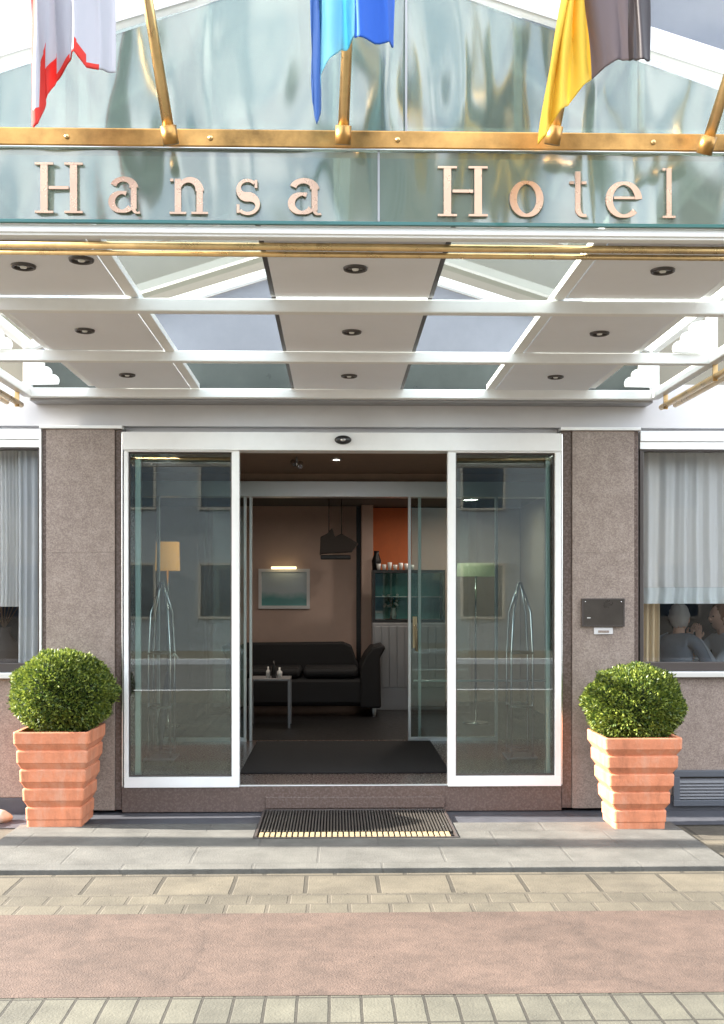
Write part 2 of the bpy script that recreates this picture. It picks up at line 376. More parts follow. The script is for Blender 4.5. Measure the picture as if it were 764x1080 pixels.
# fascia above doors and windows
part('fascia', 'soffit', hotel, (BX0, BX1, .0, .42, ZH + .047, 3.15))
parts('fascia_return', 'soffit', hotel, (BX0, xs(44), .05, .42, ZH - .0, ZH + .045), (xs(675), BX1, .05, .42, ZH, ZH + .045), (xs(131), xs(590), .06, .42, ZH, ZH + .045))
# upper storeys
part('upper_wall', 'upper_wall', hotel, (BX0, BX1, .10, .42, 3.152, 5.0))
part('upper_wall', 'upper_wall', hotel, (BX0, BX1, .10, .42, 6.5, 10.2))
parts('side_wall', 'upper_wall', hotel, (BX0, BX0 + .3, .43, 9, 0, 10.2), (BX1 - .3, BX1, .43, 9, 0, 10.2), (BX0 + .31, BX1 - .31, 8.7, 9, 0, 10.2))
part('roof', 'grey_metal', hotel, (BX0 - .2, BX1 + .2, -.2, 9.2, 10.2, 10.45))
def win_up(x0, x1):
    f = part('upper_window', 'white_paint', hotel, (x0, x1, .08, .2, 5.0, 5.07), (x0, x1, .08, .2, 6.43, 6.5), (x0, x0 + .06, .08, .2, 5.071, 6.429), (x1 - .06, x1, .08, .2, 5.071, 6.429), ((x0 + x1) / 2 - .03, (x0 + x1) / 2 + .03, .08, .2, 5.071, 6.429))
    parts('pane', 'window_glass', f, (x0 + .06, (x0 + x1) / 2 - .03, .12, .13, 5.07, 6.43), ((x0 + x1) / 2 + .03, x1 - .06, .12, .13, 5.07, 6.43), bevel=0)
    part('blind', 'lavender_panel' if x0 > 0 else 'white_paint', f, (x0 + .06, x1 - .06, .24, .25, 5.0, 6.5), bevel=0)
for x0 in (-3.5, -1.9, .4, 2.2, 4.5): win_up(x0, x0 + 1.5 if x0 < -3 else x0 + 1.9 if x0 < 2 else x0 + 2.1)
for x0, x1 in ((-2.0, -1.9), (0, .4), (4.3, 4.5), (6.6, 8), (BX0, -3.5)): part('upper_pier', 'upper_wall', hotel, (x0, x1, .10, .42, 5.001, 6.499))
part('upper_floor', 'soffit', hotel, (BX0 + .31, BX1 - .31, .43, 8.69, 3.0, 3.12))
part('upper_floor', 'soffit', hotel, (BX0 + .31, BX1 - .31, .43, 8.69, 6.6, 6.7))

# walls below windows
zsill = zs(704)
wl1 = xs(44); wr0 = xs(675)
part('apron_wall', 'granite', hotel, (BX0, xs(45) - .002, 0, .3, .12, zsill - .075), label='granite wall under the left window')
part('apron_wall', 'granite', hotel, (xs(673) + .002, BX1, 0, .3, .12, zsill - .075), label='granite wall under the right window')
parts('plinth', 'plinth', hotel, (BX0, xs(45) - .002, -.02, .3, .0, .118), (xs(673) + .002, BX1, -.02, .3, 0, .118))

def window(x0, x1, label):
    z0, z1 = zsill, zs(475)
    f = part('window', 'dark_trim', hotel, (x0, x1, .0, .08, z0 - .03, z0 + .035), (x0, x0 + .03, .0, .08, z0 + .036, z1), (x1 - .03, x1, 0, .08, z0 + .036, z1), (x0, x1, 0, .08, z1, z1 + .012), label=label)
    part('sill', 'aluminium', f, (x0 - .01, x1 + .01, -.06, .02, z0 - .072, z0 - .032))
    part('shutter_box', 'white_paint', f, (x0, x1, -.01, .1, z1 + .014, z1 + .07), (x0, x1, -.02, .1, z1 + .072, ZH + .02))
    part('pane', 'window_glass', f, (x0 + .03, x1 - .03, .035, .043, z0 + .035, z1), bevel=0)
    return f
fw = window(-3.5, wl1 + .002, 'left window with grey drape and sheer curtain')
part('corner_strip', 'white_paint', fw, (wl1 - .008, wl1 + .006, -.03, -.001, zsill - .03, ZH))
fw = window(wr0, 5.2, 'right window with sheer curtain and people behind it')
part('wall_end', 'granite', hotel, (BX0, -3.502, 0, .3, zsill - .074, ZH)); part('wall_end', 'granite', hotel, (5.202, BX1, 0, .3, zsill - .074, ZH))

# ---- entrance: white header, fixed/sliding panels
ex0, ex1 = xs(131), xs(591)
zt, zb = zs(476), zs(829)
part('door_header', 'white_paint', hotel, (ex0, ex1, -.05, .12, zt, ZH - .001))
part('door_sill', 'brown_granite_trim', hotel, (xs(129) + .002, xs(592) - .002, -.02, .3, .012, FL - .003))
part('door_threshold', 'aluminium', hotel, (ex0, ex1, -.022, .02, FL - .002, FL + .006))
part('entrance_step', 'brown_granite_trim', hotel, (mxL + .02, mxR - .0, -.035, -.021, .04, .12))
def leaf(x0, x1, jamb, label, st=(.05, .035)):
    f = part('sliding_door', 'white_paint', hotel, (x0, x1, -.04, .03, zb, zb + .075), (x0, x1, -.04, .03, zt - .012, zt - .001), (x0, x0 + st[0], -.04, .03, zb + .0752, zt - .0122), (x1 - st[1], x1, -.04, .03, zb + .0752, zt - .0122), label=label)
    part('glass_pane', 'door_glass', f, (x0 + st[0], x1 - st[1], -.006, .004, zb + .075, zt - .012), bevel=0)
    g1 = x0 + st[0] if jamb < 0 else x1 - st[1]
    part('gasket', 'dark_trim', f, (x0 + st[0], x1 - st[1], -.012, .01, zb + .0755, zb + .088), (x0 + st[0], x1 - st[1], -.012, .01, zt - .024, zt - .0125), (x0 + st[0] + .0005, x0 + st[0] + .01, -.012, .01, zb + .089, zt - .025), (x1 - st[1] - .01, x1 - st[1] - .0005, -.012, .01, zb + .089, zt - .025))
    j0, j1 = (x0 + .062, x0 + .105) if jamb < 0 else (x1 - .095, x1 - .058)
    part('inner_stile', 'aluminium', f, (j0, j1, .06, .10, FL + .01, zt - .03))
    return f
leaf(xs(132), xs(253), -1, 'glazed door panel left of the opening', (.03, .055))
leaf(xs(472), xs(591), 1, 'glazed door panel right of the opening', (.058, .045))
# chrome strips beside the panels
part('jamb_strip', 'chrome', hotel, (xs(129) + .001, xs(131) - .001, -.03, .02, FL, ZH - .002)); part('jamb_strip', 'chrome', hotel, (xs(591) + .001, xs(592) + .006, -.03, .02, FL, ZH - .002))
sn = MB(); c = at(362, 463, 7.9)
sn.ell((c.x, -.055, c.z), (.062, .035, .033), 20, 10).build('door_sensor', 'black_plastic', hotel)
MB().ell((c.x, -.092, c.z - .004), (.02, .012, .012), 12, 8).build('sensor_eye', 'spot_lens', hotel)

# ---- vestibule and inner doors
YI = 2.5; DI = YI + 8
vx0, vx1 = -1.98, 2.12
part('vestibule_floor', 'brown_granite_trim', hotel, (vx0, vx1, .021, YI, FL - .05, FL - .001), bevel=0)
part('entrance_mat', 'black_mat', hotel, (xs(254, 8.6), xs(474, 8.6), .52, YI - .15, FL, FL + .012))
part('vestibule_ceiling', 'vestibule_ceiling', hotel, (vx0, vx1, .121, YI, 2.76, 2.80), bevel=0)
part('vestibule_wall', 'granite', hotel, (vx0 - .08, vx0 - .001, .51, YI, FL, 2.9), bevel=0); part('vestibule_wall', 'granite', hotel, (vx1 + .001, vx1 + .08, .51, YI, FL, 2.9), bevel=0)
ih1, ih0 = zs(509, DI), zs(525, DI)
part('inner_header', 'aluminium', hotel, (vx0, vx1, YI - .12, YI + .05, ih0, ih1))
part('inner_transom', 'vestibule_ceiling', hotel, (vx0, vx1, YI - .02, YI + .04, ih1 + .002, 2.9), bevel=0)
zib = zs(783, DI)
def ileaf(x0, x1, label, handle=None):
    w = .028
    f = part('inner_door', 'aluminium', hotel, (x0, x1, YI - .09, YI - .05, zib, zib + .06), (x0, x0 + w, YI - .09, YI - .05, zib + .061, ih0), (x1 - w, x1, YI - .09, YI - .05, zib + .061, ih0), label=label)
    part('glass_pane', 'inner_glass', f, (x0 + w, x1 - w, YI - .073, YI - .067, zib + .06, ih0), bevel=0)
    if handle:
        hx = handle; z = zs(672, DI)
        hm = MB(); hm.box(hx - .02, hx + .02, YI - .108, YI - .092, z - .10, z + .20)
        hm.tube([(hx, YI - .11, z + .11), (hx, YI - .15, z + .11), (hx + .01, YI - .16, z + .08), (hx + .012, YI - .16, z - .13)], .012, 8)
        hm.build('handle', 'brush_cream', f)
    return f
ileaf(xs(167, DI), xs(261, DI), 'slim framed inner leaf left of the way through')
ileaf(xs(430, DI), xs(524, DI), 'slim framed inner leaf with a pale handle', handle=xs(437, DI))
parts('inner_post', 'aluminium', hotel, (xs(263.5, DI), xs(266.5, DI), YI - .04, YI, FL, ih0), (xs(441, DI), xs(444, DI), YI - .04, YI, FL, ih0))
part('inner_rail', 'aluminium', hotel, (xs(436, DI), vx1, YI - .03, YI - .015, zs(719, DI), zs(717, DI)))
parts('inner_side_glass', 'inner_glass', hotel, (xs(525, DI), vx1, YI - .02, YI - .012, FL, ih0), (vx0, xs(166, DI), YI - .02, YI - .012, FL, ih0), bevel=0)

# ---- lobby
LY = 6.1; LD = LY + 8
part('lobby_floor', 'black_floor', hotel, (BX0 + .31, BX1 - .31, YI + .002, 8.69, FL - .05, FL - .001), bevel=0)
part('lobby_ceiling', 'lobby_ceiling', hotel, (-3.28, 2.5, YI + .05, LY + .8, 2.74, 2.78), bevel=0)
part('lobby_back_wall', 'brown_wall', hotel, (-3.28, xs(376, LD), LY, LY + .1, FL, 2.74), bevel=0)
parts('lobby_side_wall', 'brown_wall', hotel, (-3.37, -3.29, YI, LY, FL, 2.74), (2.41, 2.5, YI, LY + .8, FL, 2.74), bevel=0)
part('lobby_pilaster', 'brown_wall', hotel, (xs(381, LD), xs(393, LD), LY - .25, LY + .1, FL, 2.739))
part('lobby_recess', 'black_plastic', hotel, (xs(376, LD), xs(381, LD) , LY + .05, LY + .1, FL, 2.73), bevel=0)
part('lobby_far_wall', 'brown_wall', hotel, (xs(434, LD + .2) + .001, 2.40, LY + .11, LY + .2, FL, 2.73), bevel=0)
part('orange_wall_panel', 'orange_wall', hotel, (xs(381, LD) + .01, xs(434, LD + .2), LY + .11, LY + .2, FL, 2.73), bevel=0)
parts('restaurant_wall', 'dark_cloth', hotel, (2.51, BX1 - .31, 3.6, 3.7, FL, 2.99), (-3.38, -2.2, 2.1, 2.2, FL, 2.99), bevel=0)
part('restaurant_wall', 'brown_wall', hotel, (-2.19, -2.08, .5, 2.2, FL, 2.99), (2.22, 2.3, .5, 3.6, FL, 2.99), bevel=0)
parts('restaurant_floor', 'black_floor', hotel, (2.31, BX1 - .31, .31, YI, FL - .05, FL - .001), (BX0 + .31, -2.2, .31, YI, FL - .05, FL - .001), bevel=0)

def fill_downlight(x, y, z, label, r_=.09):  # unseen ceiling lamps, added to brighten lobby and vestibule
    t = thing('downlight', (x, y, z), label, 'ceiling lamp', 'lit round lamps in the hotel ceilings')
    MB().lathe((x, y, z), [(r_ + .015, 0), (r_ + .012, -.012), (r_, -.014), (r_, 0)], 24).build('trim', 'aluminium', t)
    MB().lathe((x, y, z), [(r_ - .002, -.005), (0, -.006)], 24).build('bulb', 'warm_bulb', t)
fill_downlight(-.9, 3.4, 2.739, 'lit round lamp in the lobby ceiling before the picture')
fill_downlight(.9, 3.4, 2.739, 'lit round lamp in the lobby ceiling before the bar cabinet')
fill_downlight(1.6, 5.0, 2.739, 'lit round lamp in the lobby ceiling nearest the teal glass case')
fill_downlight(0, 1.3, 2.759, 'lit round lamp in the middle of the vestibule ceiling', .03)
# picture with its light
pc = at(300, 621, LD); px0, px1 = xs(273, LD), xs(327, LD); pz0, pz1 = zs(642, LD), zs(600, LD)
pic = thing('framed_picture', (pc.x, LY, pc.z), 'pale framed seascape picture on the brown lobby wall', 'picture')
def ring(m, x0, x1, y0, y1, z0, z1, w):
    return m.box(x0, x1, y0, y1, z0, z0 + w).box(x0, x1, y0, y1, z1 - w, z1).box(x0, x0 + w, y0, y1, z0 + w, z1 - w).box(x1 - w, x1, y0, y1, z0 + w, z1 - w)
ring(MB(), px0, px1, LY - .04, LY - .002, pz0, pz1, .04).build('frame', 'picture_frame', pic)
def seascape():
    m, n, b = nt('seascape'); L = n.links.new; g = n.nodes.new('ShaderNodeNewGeometry'); s = n.nodes.new('ShaderNodeSeparateXYZ'); L(g.outputs['Position'], s.inputs[0])
    r = n.nodes.new('ShaderNodeMapRange'); r.inputs[1].default_value = pz0; r.inputs[2].default_value = pz1
    t = n.nodes.new('ShaderNodeTexNoise'); t.inputs['Scale'].default_value = 7; L(g.outputs['Position'], t.inputs['Vector'])
    a = n.nodes.new('ShaderNodeMath'); a.operation = 'MULTIPLY_ADD'; a.inputs[1].default_value = .12; L(t.outputs['Fac'], a.inputs[0]); L(s.outputs[2], a.inputs[2]); L(a.outputs[0], r.inputs[0])
    c = n.nodes.new('ShaderNodeValToRGB'); L(r.outputs[0], c.inputs[0]); e = c.color_ramp.elements
    e[0].color = (.14, .38, .38, 1); e[0].position = .35; e[1].color = (.50, .60, .66, 1); e[1].position = .55
    L(c.outputs[0], b.inputs['Base Color']); b.inputs['Roughness'].default_value = .2
seascape()
part('canvas', 'seascape', pic, (px0 + .04, px1 - .04, LY - .02, LY - .01, pz0 + .04, pz1 - .04), bevel=0)
MB().tube([(pc.x - .16, LY - .12, pz1 + .01), (pc.x + .16, LY - .12, pz1 + .01)], .016, 8).build('picture_light', 'picture_light', pic)

# pendant lamp
lp = at(356, 575, 13.0); zt_, zb_ = zs(556, 13), zs(590, 13)
pend = thing('pendant_lamp', (lp.x, lp.y, zt_), 'dark boat shaped pendant lamp hanging in the lobby', 'lamp')
m = MB(); ox = [(-.21, 0), (-.19, .02), (.17, .04), (.25, .14), (.15, .20), (.05, .26), (-.03, .22), (-.06, .33), (-.12, .26), (-.2, .22)]
def prism(m, pts, y0, y1):
    n = len(pts); m.add([(x, y0, z) for x, z in pts] + [(x, y1, z) for x, z in pts], [tuple(range(n)), tuple(range(2 * n - 1, n - 1, -1))] + [(i, i + n, (i + 1) % n + n, (i + 1) % n) for i in range(n)])
    return m
prism(m, [(lp.x + a, zb_ + .045 + b) for a, b in ox], lp.y - .08, lp.y + .08).build('shade', 'lamp_shade_dark', pend, .01)
m = MB(); m.box(lp.x - .20, lp.x + .16, lp.y - .09, lp.y + .09, zb_ - .0, zb_ + .05).build('base_band', 'black_plastic', pend, .01)
MB().tube([(lp.x - .1, lp.y, zt_ - .1), (lp.x - .1, lp.y, 2.74)], .006, 6).build('cord', 'black_plastic', pend); MB().tube([(lp.x + .05, lp.y, zt_ - .1), (lp.x + .05, lp.y, 2.74)], .006, 6).build('cord', 'black_plastic', pend)

# sofa
SD = 12.5; sx0, sx1 = xs(236, SD), xs(404, SD); SY = SD - 8
sofa = thing('sofa', ((sx0 + sx1) / 2, SY, FL), 'black two seat sofa with a flared arm in the lobby', 'sofa')
zbk = zs(678, SD + .7); zar = zs(680, SD)
part('seat', 'sofa', sofa, (sx0 + .2, sx1 - .2, SY - .02, SY + .8, FL + .12, FL + .45), bevel=.05)
b = MB(); bx1 = xs(376, SD + .7)
pts = [(sx0 + .05, FL + .45), (sx0 + .05, zbk - .06), (sx0 + .2, zbk), (bx1 - .16, zbk + .01), (bx1 - .06, zbk - .03), (bx1 + .0, zbk - .2), (bx1 + .06, zbk - .32), (bx1 + .2, FL + .45)]
prism(b, pts, SY + .62, SY + .88).build('backrest', 'sofa', sofa, .04)
def arm(x1, s):
    pts = [(x1 - s * .26, FL + .10), (x1 - s * .26, zar - .26), (x1 - s * .2, zar - .13), (x1 - s * .12, zar - .03), (x1 + s * .01, zar), (x1 + s * .03, zar - .04), (x1 - s * .03, zar - .14), (x1 - s * .02, FL + .10)]
    if s < 0: pts = pts[::-1]
    prism(MB(), pts, SY - .05, SY + .86).build('arm', 'sofa', sofa, .03)
arm(sx1, 1); arm(sx0, -1)
for x in (sx0 + .12, sx1 - .1):
    for y in (SY + .02, SY + .76): MB().tube([(x, y, FL + .13), (x, y, FL)], [.03, .02], 10).build('leg', 'white_ceramic' if x > 0 and y < SY + .3 else 'black_plastic', sofa)
for k in range(2): part('seat_cushion', 'sofa', sofa, (sx0 + .25 + k * .66, sx0 + .88 + k * .66, SY - .04, SY + .6, FL + .45, FL + .56), bevel=.04)

# side table with bottles
TD = 11.4; tx0, tx1 = xs(262, TD), xs(306, TD); tz = zs(716, TD); TY = TD - 8
tb = thing('side_table', ((tx0 + tx1) / 2, TY, FL), 'slim metal framed side table in front of the black sofa', 'table')
part('table_top', 'grey_metal', tb, (tx0, tx1, TY, TY + .45, tz - .018, tz))
for x in (tx0 + .012, tx1 - .012):
    for y in (TY + .012, TY + .438): part('leg', 'grey_metal', tb, (x - .011, x + .011, y - .011, y + .011, FL, tz - .019))
def bottle(px, hgt, r, m, label):
    x = xs(px, TD + .15); y = TY + .15
    o = MB().lathe((x, y, tz + .001), [(0, 0), (r, 0), (r, hgt * .6), (r * .35, hgt * .75), (r * .35, hgt), (0, hgt)], 14).build('bottle', m)
    o.location = (0, 0, 0); tag(o, label, 'bottle', 'small bottles on the lobby side table')
bottle(283, .12, .022, 'white_ceramic', 'pale small bottle, leftmost on the lobby side table'); bottle(289, .18, .026, 'black_plastic', 'tallest black bottle in the middle of the lobby side table'); bottle(295, .11, .028, 'white_ceramic', 'squat pale bottle, rightmost on the lobby side table')

# bar cabinet at right of lobby
KD = 13.2; KY = KD - 8; kx0, kx1 = xs(393, KD), xs(470, KD)
cab = thing('bar_cabinet', ((kx0 + kx1) / 2, KY, FL), 'grey bar cabinet with a teal lit glass case in the lobby', 'cabinet')
kz0, kz1 = zs(725, KD), zs(657, KD)
b = MB(); b.box(kx0, kx1, KY, KY + .5, FL, kz1)
b.build('body', 'grey_metal', cab, .005)
for k in range(9): part('door_panel', 'grey_metal', cab, (kx0 + .02 + k * .094, kx0 + .10 + k * .094, KY - .012, KY - .001, kz0, kz1 - .04))
ring(MB(), kx0, kx1, KY + .02, KY + .42, kz1 + .001, zs(601, KD), .035).build('case_frame', 'black_plastic', cab)
part('case_back', 'case_teal', cab, (kx0 + .036, kx1 - .036, KY + .36, KY + .38, kz1 + .04, zs(603, KD)), bevel=0)
part('case_glass', 'inner_glass', cab, (kx0 + .036, kx1 - .036, KY + .03, KY + .036, kz1 + .04, zs(603, KD)), bevel=0)
part('case_shelf', 'aluminium', cab, (kx0 + .037, kx1 - .037, KY + .05, KY + .35, zs(630, KD), zs(630, KD) + .012))
for k in range(7):
    x = kx0 + .08 + k * .068; h = .06 + .05 * random.random(); z = zs(601, KD) + .001
    o = MB().lathe((x, KY + .12, z), [(0, 0), (.018, 0), (.026, h * .6), (.028, h), (.024, h), (.018, .012), (0, .012)], 12).build('cup', 'white_ceramic')
    tag(o, 'small white cup standing in the row on the glass case', 'cup', 'white cups on the glass case')
o = MB().lathe((kx0 + .06, KY + .3, z), [(0, 0), (.05, 0), (.06, .12), (.03, .2), (.035, .24), (0, .24)], 14).build('jug', 'black_plastic'); tag(o, 'dark jug behind the white cups on the glass case', 'jug')
vz = kz1 + .041; vx = xs(416, KD)
vase = thing('flower_vase', (vx, KY - .1, vz), 'white flowers in a small vase in front of the teal case', 'flowers')
vase.location = (vx, KY + .18, vz)
MB().lathe((vx, KY + .18, vz), [(0, 0), (.03, 0), (.04, .06), (.022, .12), (.028, .14)], 14).build('vase', 'white_ceramic', vase)
b = MB()
for k in range(16):
    a = random.random() * 6.28; r_ = .03 + .11 * random.random(); z = vz + .15 + .18 * random.random()
    b.ell((vx + math.cos(a) * r_, KY + .18 + math.sin(a) * r_ * .6, z), (.02, .02, .016), 8, 6)
b.build('blossoms', 'white_ceramic', vase)
b = MB()
for k in range(7):
    a = k * .9; b.tube([(vx, KY + .18, vz + .1), (vx + math.cos(a) * .08, KY + .18 + math.sin(a) * .05, vz + .27)], .003, 5)
b.build('stems', 'leaf', vase)

# lamps seen through the side panels
def shade_lamp(px, p0, p1, wpx, d, m, label):
    x = xs(px, d); y = d - 8; z0, z1 = zs(p1, d), zs(p0, d); r = wpx * d / F / 2
    t = thing('floor_lamp', (x, y, FL), label, 'lamp')
    MB().lathe((x, y, 0), [(r, z0), (r * .93, z1), (r * .90, z1), (r * .97, z0), (r, z0)], 28).build('lamp_shade', m, t)
    MB().tube([(x, y, FL + .02), (x, y, z1 - .03)], .012, 10).build('pole', 'chrome', t)
    MB().lathe((x, y, FL), [(0, .03), (.13, .02), (.14, 0), (0, 0)], 24).build('base', 'chrome', t)
shade_lamp(177, 572, 602, 26, 11.6, 'lamp_orange', 'floor lamp with an orange shade behind the left glass panel')
shade_lamp(502, 594, 608, 42, 11.8, 'lamp_yellow', 'floor lamp with a flat yellowish shade behind the right glass panel')
# chrome stands in the vestibule
def chrome_stand(px, d, label, k=0):
    x = xs(px, d); y = d - 8
    t = thing('luggage_stand', (x, y, FL), label, 'stand')
    for j, (dx, dy) in enumerate(((-.09, 0), (.09, 0), (-.09, .25), (.09, .25))):
        pts = [(x + dx, y + dy, FL + .04), (x + dx, y + dy, FL + .9), (x + dx * .8, y + dy, FL + 1.25), (x + dx * .1, y + .125, FL + 1.5)]
        MB().tube(pts, .011, 8).build('post', 'chrome', t)
    for z in (.08, .45, .9): ring(MB(), 0, 0, 0, 0, 0, 0, 0) if 0 else part('rail', 'chrome', t, (x - .1, x + .1, y - .01, y + .01, FL + z, FL + z + .02), (x - .1, x + .1, y + .24, y + .26, FL + z, FL + z + .02))
    m = MB(); m.box(x - .13, x + .13, y - .03, y + .28, FL + .02, FL + .04); m.build('base_plate', 'grey_metal', t, .004)
    for j in range(4):
        MB().lathe((x + (-.1 if j % 2 else .1), y + (0 if j < 2 else .25), FL), [(0, 0), (.018, 0), (.018, .02), (0, .02)], 10).build('foot', 'black_plastic', t)
    return t
chrome_stand(168, 9.1, 'upright chrome luggage stand behind the left glass panel')
chrome_stand(551, 9.1, 'upright chrome luggage stand behind the right glass panel')
# folded umbrella-like item leaning in left stand
u = at(171, 700, 9.15)
um = thing('folded_umbrella', (u.x, u.y, FL + .05), 'black folded umbrella with pale handle leaning in the left luggage stand', 'umbrella')
MB().tube([(u.x - .03, u.y + .1, FL + .05), (u.x - .02, u.y + .1, FL + .3), (u.x + .04, u.y + .1, FL + .75)], [.01, .035, .02], 10).build('canopy', 'dark_cloth', um)
MB().tube([(u.x + .04, u.y + .1, FL + .75), (u.x + .05, u.y + .1, FL + .86), (u.x + .09, u.y + .1, FL + .9), (u.x + .12, u.y + .1, FL + .86)], .011, 8).build('handle', 'white_ceramic', um)
# vestibule spotlight on track
sp = at(313, 487, 9.2)
st = thing('track_spotlight', (sp.x, sp.y, 2.76), 'small twin track spotlight under the vestibule ceiling', 'light')
MB().tube([(sp.x, sp.y, 2.76), (sp.x, sp.y, 2.71)], .01, 8).build('stem', 'grey_metal', st)
MB().tube([(sp.x - .035, sp.y, 2.72), (sp.x - .01, sp.y - .05, 2.69)], .02, 10).build('lamp_head', 'chrome', st); MB().tube([(sp.x + .035, sp.y, 2.71), (sp.x + .03, sp.y - .05, 2.67)], .02, 10).build('lamp_head', 'chrome', st)

# ------------------------------------------------------------------ curtains
def curtain(name, m, x0, x1, y, z0, z1, amp, wl, label, seed=0, cat='curtain', parent=None, taper=0):
    rnd = random.Random(seed); n = int((x1 - x0) / .008); b = MB(); vs = []
    ph = 0; prof = []
    for i in range(n + 1):
        ph += 6.283 * .008 / (wl * (1 + .5 * math.sin(i * .021 + seed) + .25 * math.sin(i * .093)))
        prof.append(amp * (math.sin(ph) + .35 * math.sin(ph * 2.3 + seed)))
    rows = 14
    for j in range(rows + 1):
        t = j / rows
        for i in range(n + 1):
            x = x0 + (x1 - x0) * i / n
            if taper: x = x0 + (x - x0) * (1 - taper * math.sin(t * math.pi * .9) ** 2)
            vs.append((x + .006 * math.sin(t * 3 + i * .05), y + prof[i] * (.75 + .35 * t), z1 + (z0 - z1) * t))
    fs = [(j * (n + 1) + i, j * (n + 1) + i + 1, (j + 1) * (n + 1) + i + 1, (j + 1) * (n + 1) + i) for j in range(rows) for i in range(n)]
    b.add(vs, fs, 0, True); o = b.build(name, m, parent)
    if not parent: tag(o, label, cat)
    return o
zc = zs(475); 
cu = thing('sheer_curtain', (3.5, .2, zc), 'sheer pale curtain with a hem band across the right window', 'curtain')
curtain('cloth', 'sheer', wr0 + .03, 5.1, .2, zs(619), zc + .05, .018, .085, '', 1, parent=cu)
curtain('hem', 'sheer_hem', wr0 + .03, 5.1, .2, zs(637), zs(619) - .001, .018, .085, '', 1, parent=cu)
curtain('drape', 'drape', wr0 + .03, xs(697, 8.3), .32, zsill - .02, zc + .05, .02, .06, 'tan drape hanging at the left edge of the right window', 4)
curtain('sheer_curtain', 'sheer', -3.4, wl1 - .04, .2, zs(640), zc + .05, .018, .085, 'sheer grey curtain across the left window', 8)
curtain('drape', 'grey_drape', xs(19, 8.15), wl1 - .03, .14, zsill - .02, zc + .05, .014, .07, 'grey drape at the right edge of the left window', 5)
bt = at(4, 690, 8.6)
vs_ = thing('brown_vase', (bt.x, bt.y, zsill - .1), 'dark brown vase with dark twigs behind the left window', 'vase')
MB().lathe((bt.x, bt.y, zsill - .1), [(0, 0), (.10, 0), (.15, .12), (.12, .24), (.05, .33), (.06, .38), (.045, .38)], 20).build('vase_body', 'lamp_shade_dark', vs_)
b = MB()
for k in range(9): b.tube([(bt.x, bt.y, zsill + .26), (bt.x + random.uniform(-.12, .12), bt.y + random.uniform(-.1, .1), zsill + .45 + .1 * random.random())], .004, 5)
b.build('twigs', 'bark', vs_)
part('window_shelf', 'brown_wall', hotel, (BX0 + .31, -2.2, .32, .9, zsill - .14, zsill - .101))

mat('dark_bronze', (.05, .042, .036), .3, .3, var=.2)
# ------------------------------------------------------------------ plaque, tag sign, vent
a = at(615, 632, 7.95); c = at(658, 660, 7.95)
pq = thing('wall_plaque', ((a.x + c.x) / 2, -.03, c.z), 'dark bronze plaque fixed on the right granite pillar', 'plaque')
part('plate', 'dark_bronze', pq, (a.x, c.x, -.052, -.031, c.z, a.z), bevel=.004)
ring(MB(), a.x - .006, c.x + .006, -.056, -.031, c.z - .006, a.z + .006, .010).build('rim', 'dark_trim', pq)
for sx in (a.x + .018, c.x - .018): MB().lathe((sx, -.053, a.z - .018), [(0, -.006), (.005, -.004), (.005, 0)], 10, 'y').build('screw', 'chrome', pq)
part('emblem_bar', 'aluminium', pq, (a.x + .03, a.x + .055, -.0545, -.0525, c.z + .055, c.z + .062), bevel=0)
a = at(627, 662, 7.95); c = at(647, 669, 7.95)
sg = thing('small_sign', ((a.x + c.x) / 2, -.03, c.z), 'small pale plate mounted under the dark plaque', 'sign')
part('plate', 'soffit', sg, (a.x, c.x, -.042, -.031, c.z, a.z)); part('slot', 'granite', sg, (a.x + .03, c.x - .03, -.045, -.0425, c.z + .012, a.z - .02), bevel=0)
a = at(711, 813, 7.95); c = at(712, 862, 7.95)
vt = thing('vent_grille', (3.0, -.02, c.z), 'dark grey louvred vent low on the wall right of the planter', 'vent')
vx0_, vx1_ = a.x, a.x + 1.0
ring(MB(), vx0_, vx1_, -.05, -.003, .045, a.z, .045).build('frame', 'vent_grey', vt, .003)
part('backing', 'black_plastic', vt, (vx0_ + .045, vx1_ - .045, -.0225, -.0205, .09, a.z - .045), bevel=0)
for k in range(6):
    z = .10 + k * (a.z - .165) / 6
    MB().add([(vx0_ + .046, -.045, z), (vx1_ - .046, -.045, z), (vx1_ - .046, -.024, z + .028), (vx0_ + .046, -.024, z + .028), (vx0_ + .046, -.045, z - .005), (vx1_ - .046, -.045, z - .005), (vx1_ - .046, -.024, z + .023), (vx0_ + .046, -.024, z + .023)],
             [(0, 1, 2, 3), (4, 7, 6, 5), (0, 4, 5, 1), (1, 5, 6, 2), (2, 6, 7, 3), (3, 7, 4, 0)]).build('louvre', 'vent_slat', vt)

# ------------------------------------------------------------------ doormat grating
dm = thing('doormat', ((mxL + mxR) / 2, yM, .006), 'metal grated doormat set into the slab before the entrance', 'doormat')
ring(MB(), mxL, mxR, yM + .004, -.05, .0065, .034, .0001) if 0 else None
part('mat_frame', 'dark_trim', dm, (mxL, mxR, yM + .003, yM + .02, .007, .036), (mxL, mxR, -.065, -.05, .007, .036), (mxL, mxL + .018, yM + .021, -.066, .007, .036), (mxR - .018, mxR, yM + .021, -.066, .007, .036))
part('mat_tray', 'black_mat', dm, (mxL + .019, mxR - .019, yM + .021, -.067, .007, .012), bevel=0)
b = MB(); x = mxL + .03
while x < mxR - .03: b.box(x, x + .010, yM + .19, -.07, .013, .033); x += .021
b.build('grating_bars', 'grate_metal', dm)
b = MB(); x = mxL + .03

while x < mxR - .05: b.box(x, x + .026, yM + .025, yM + .17, .013, .034); x += .037
b.build('brush_blocks', 'brush_tan', dm, .002)

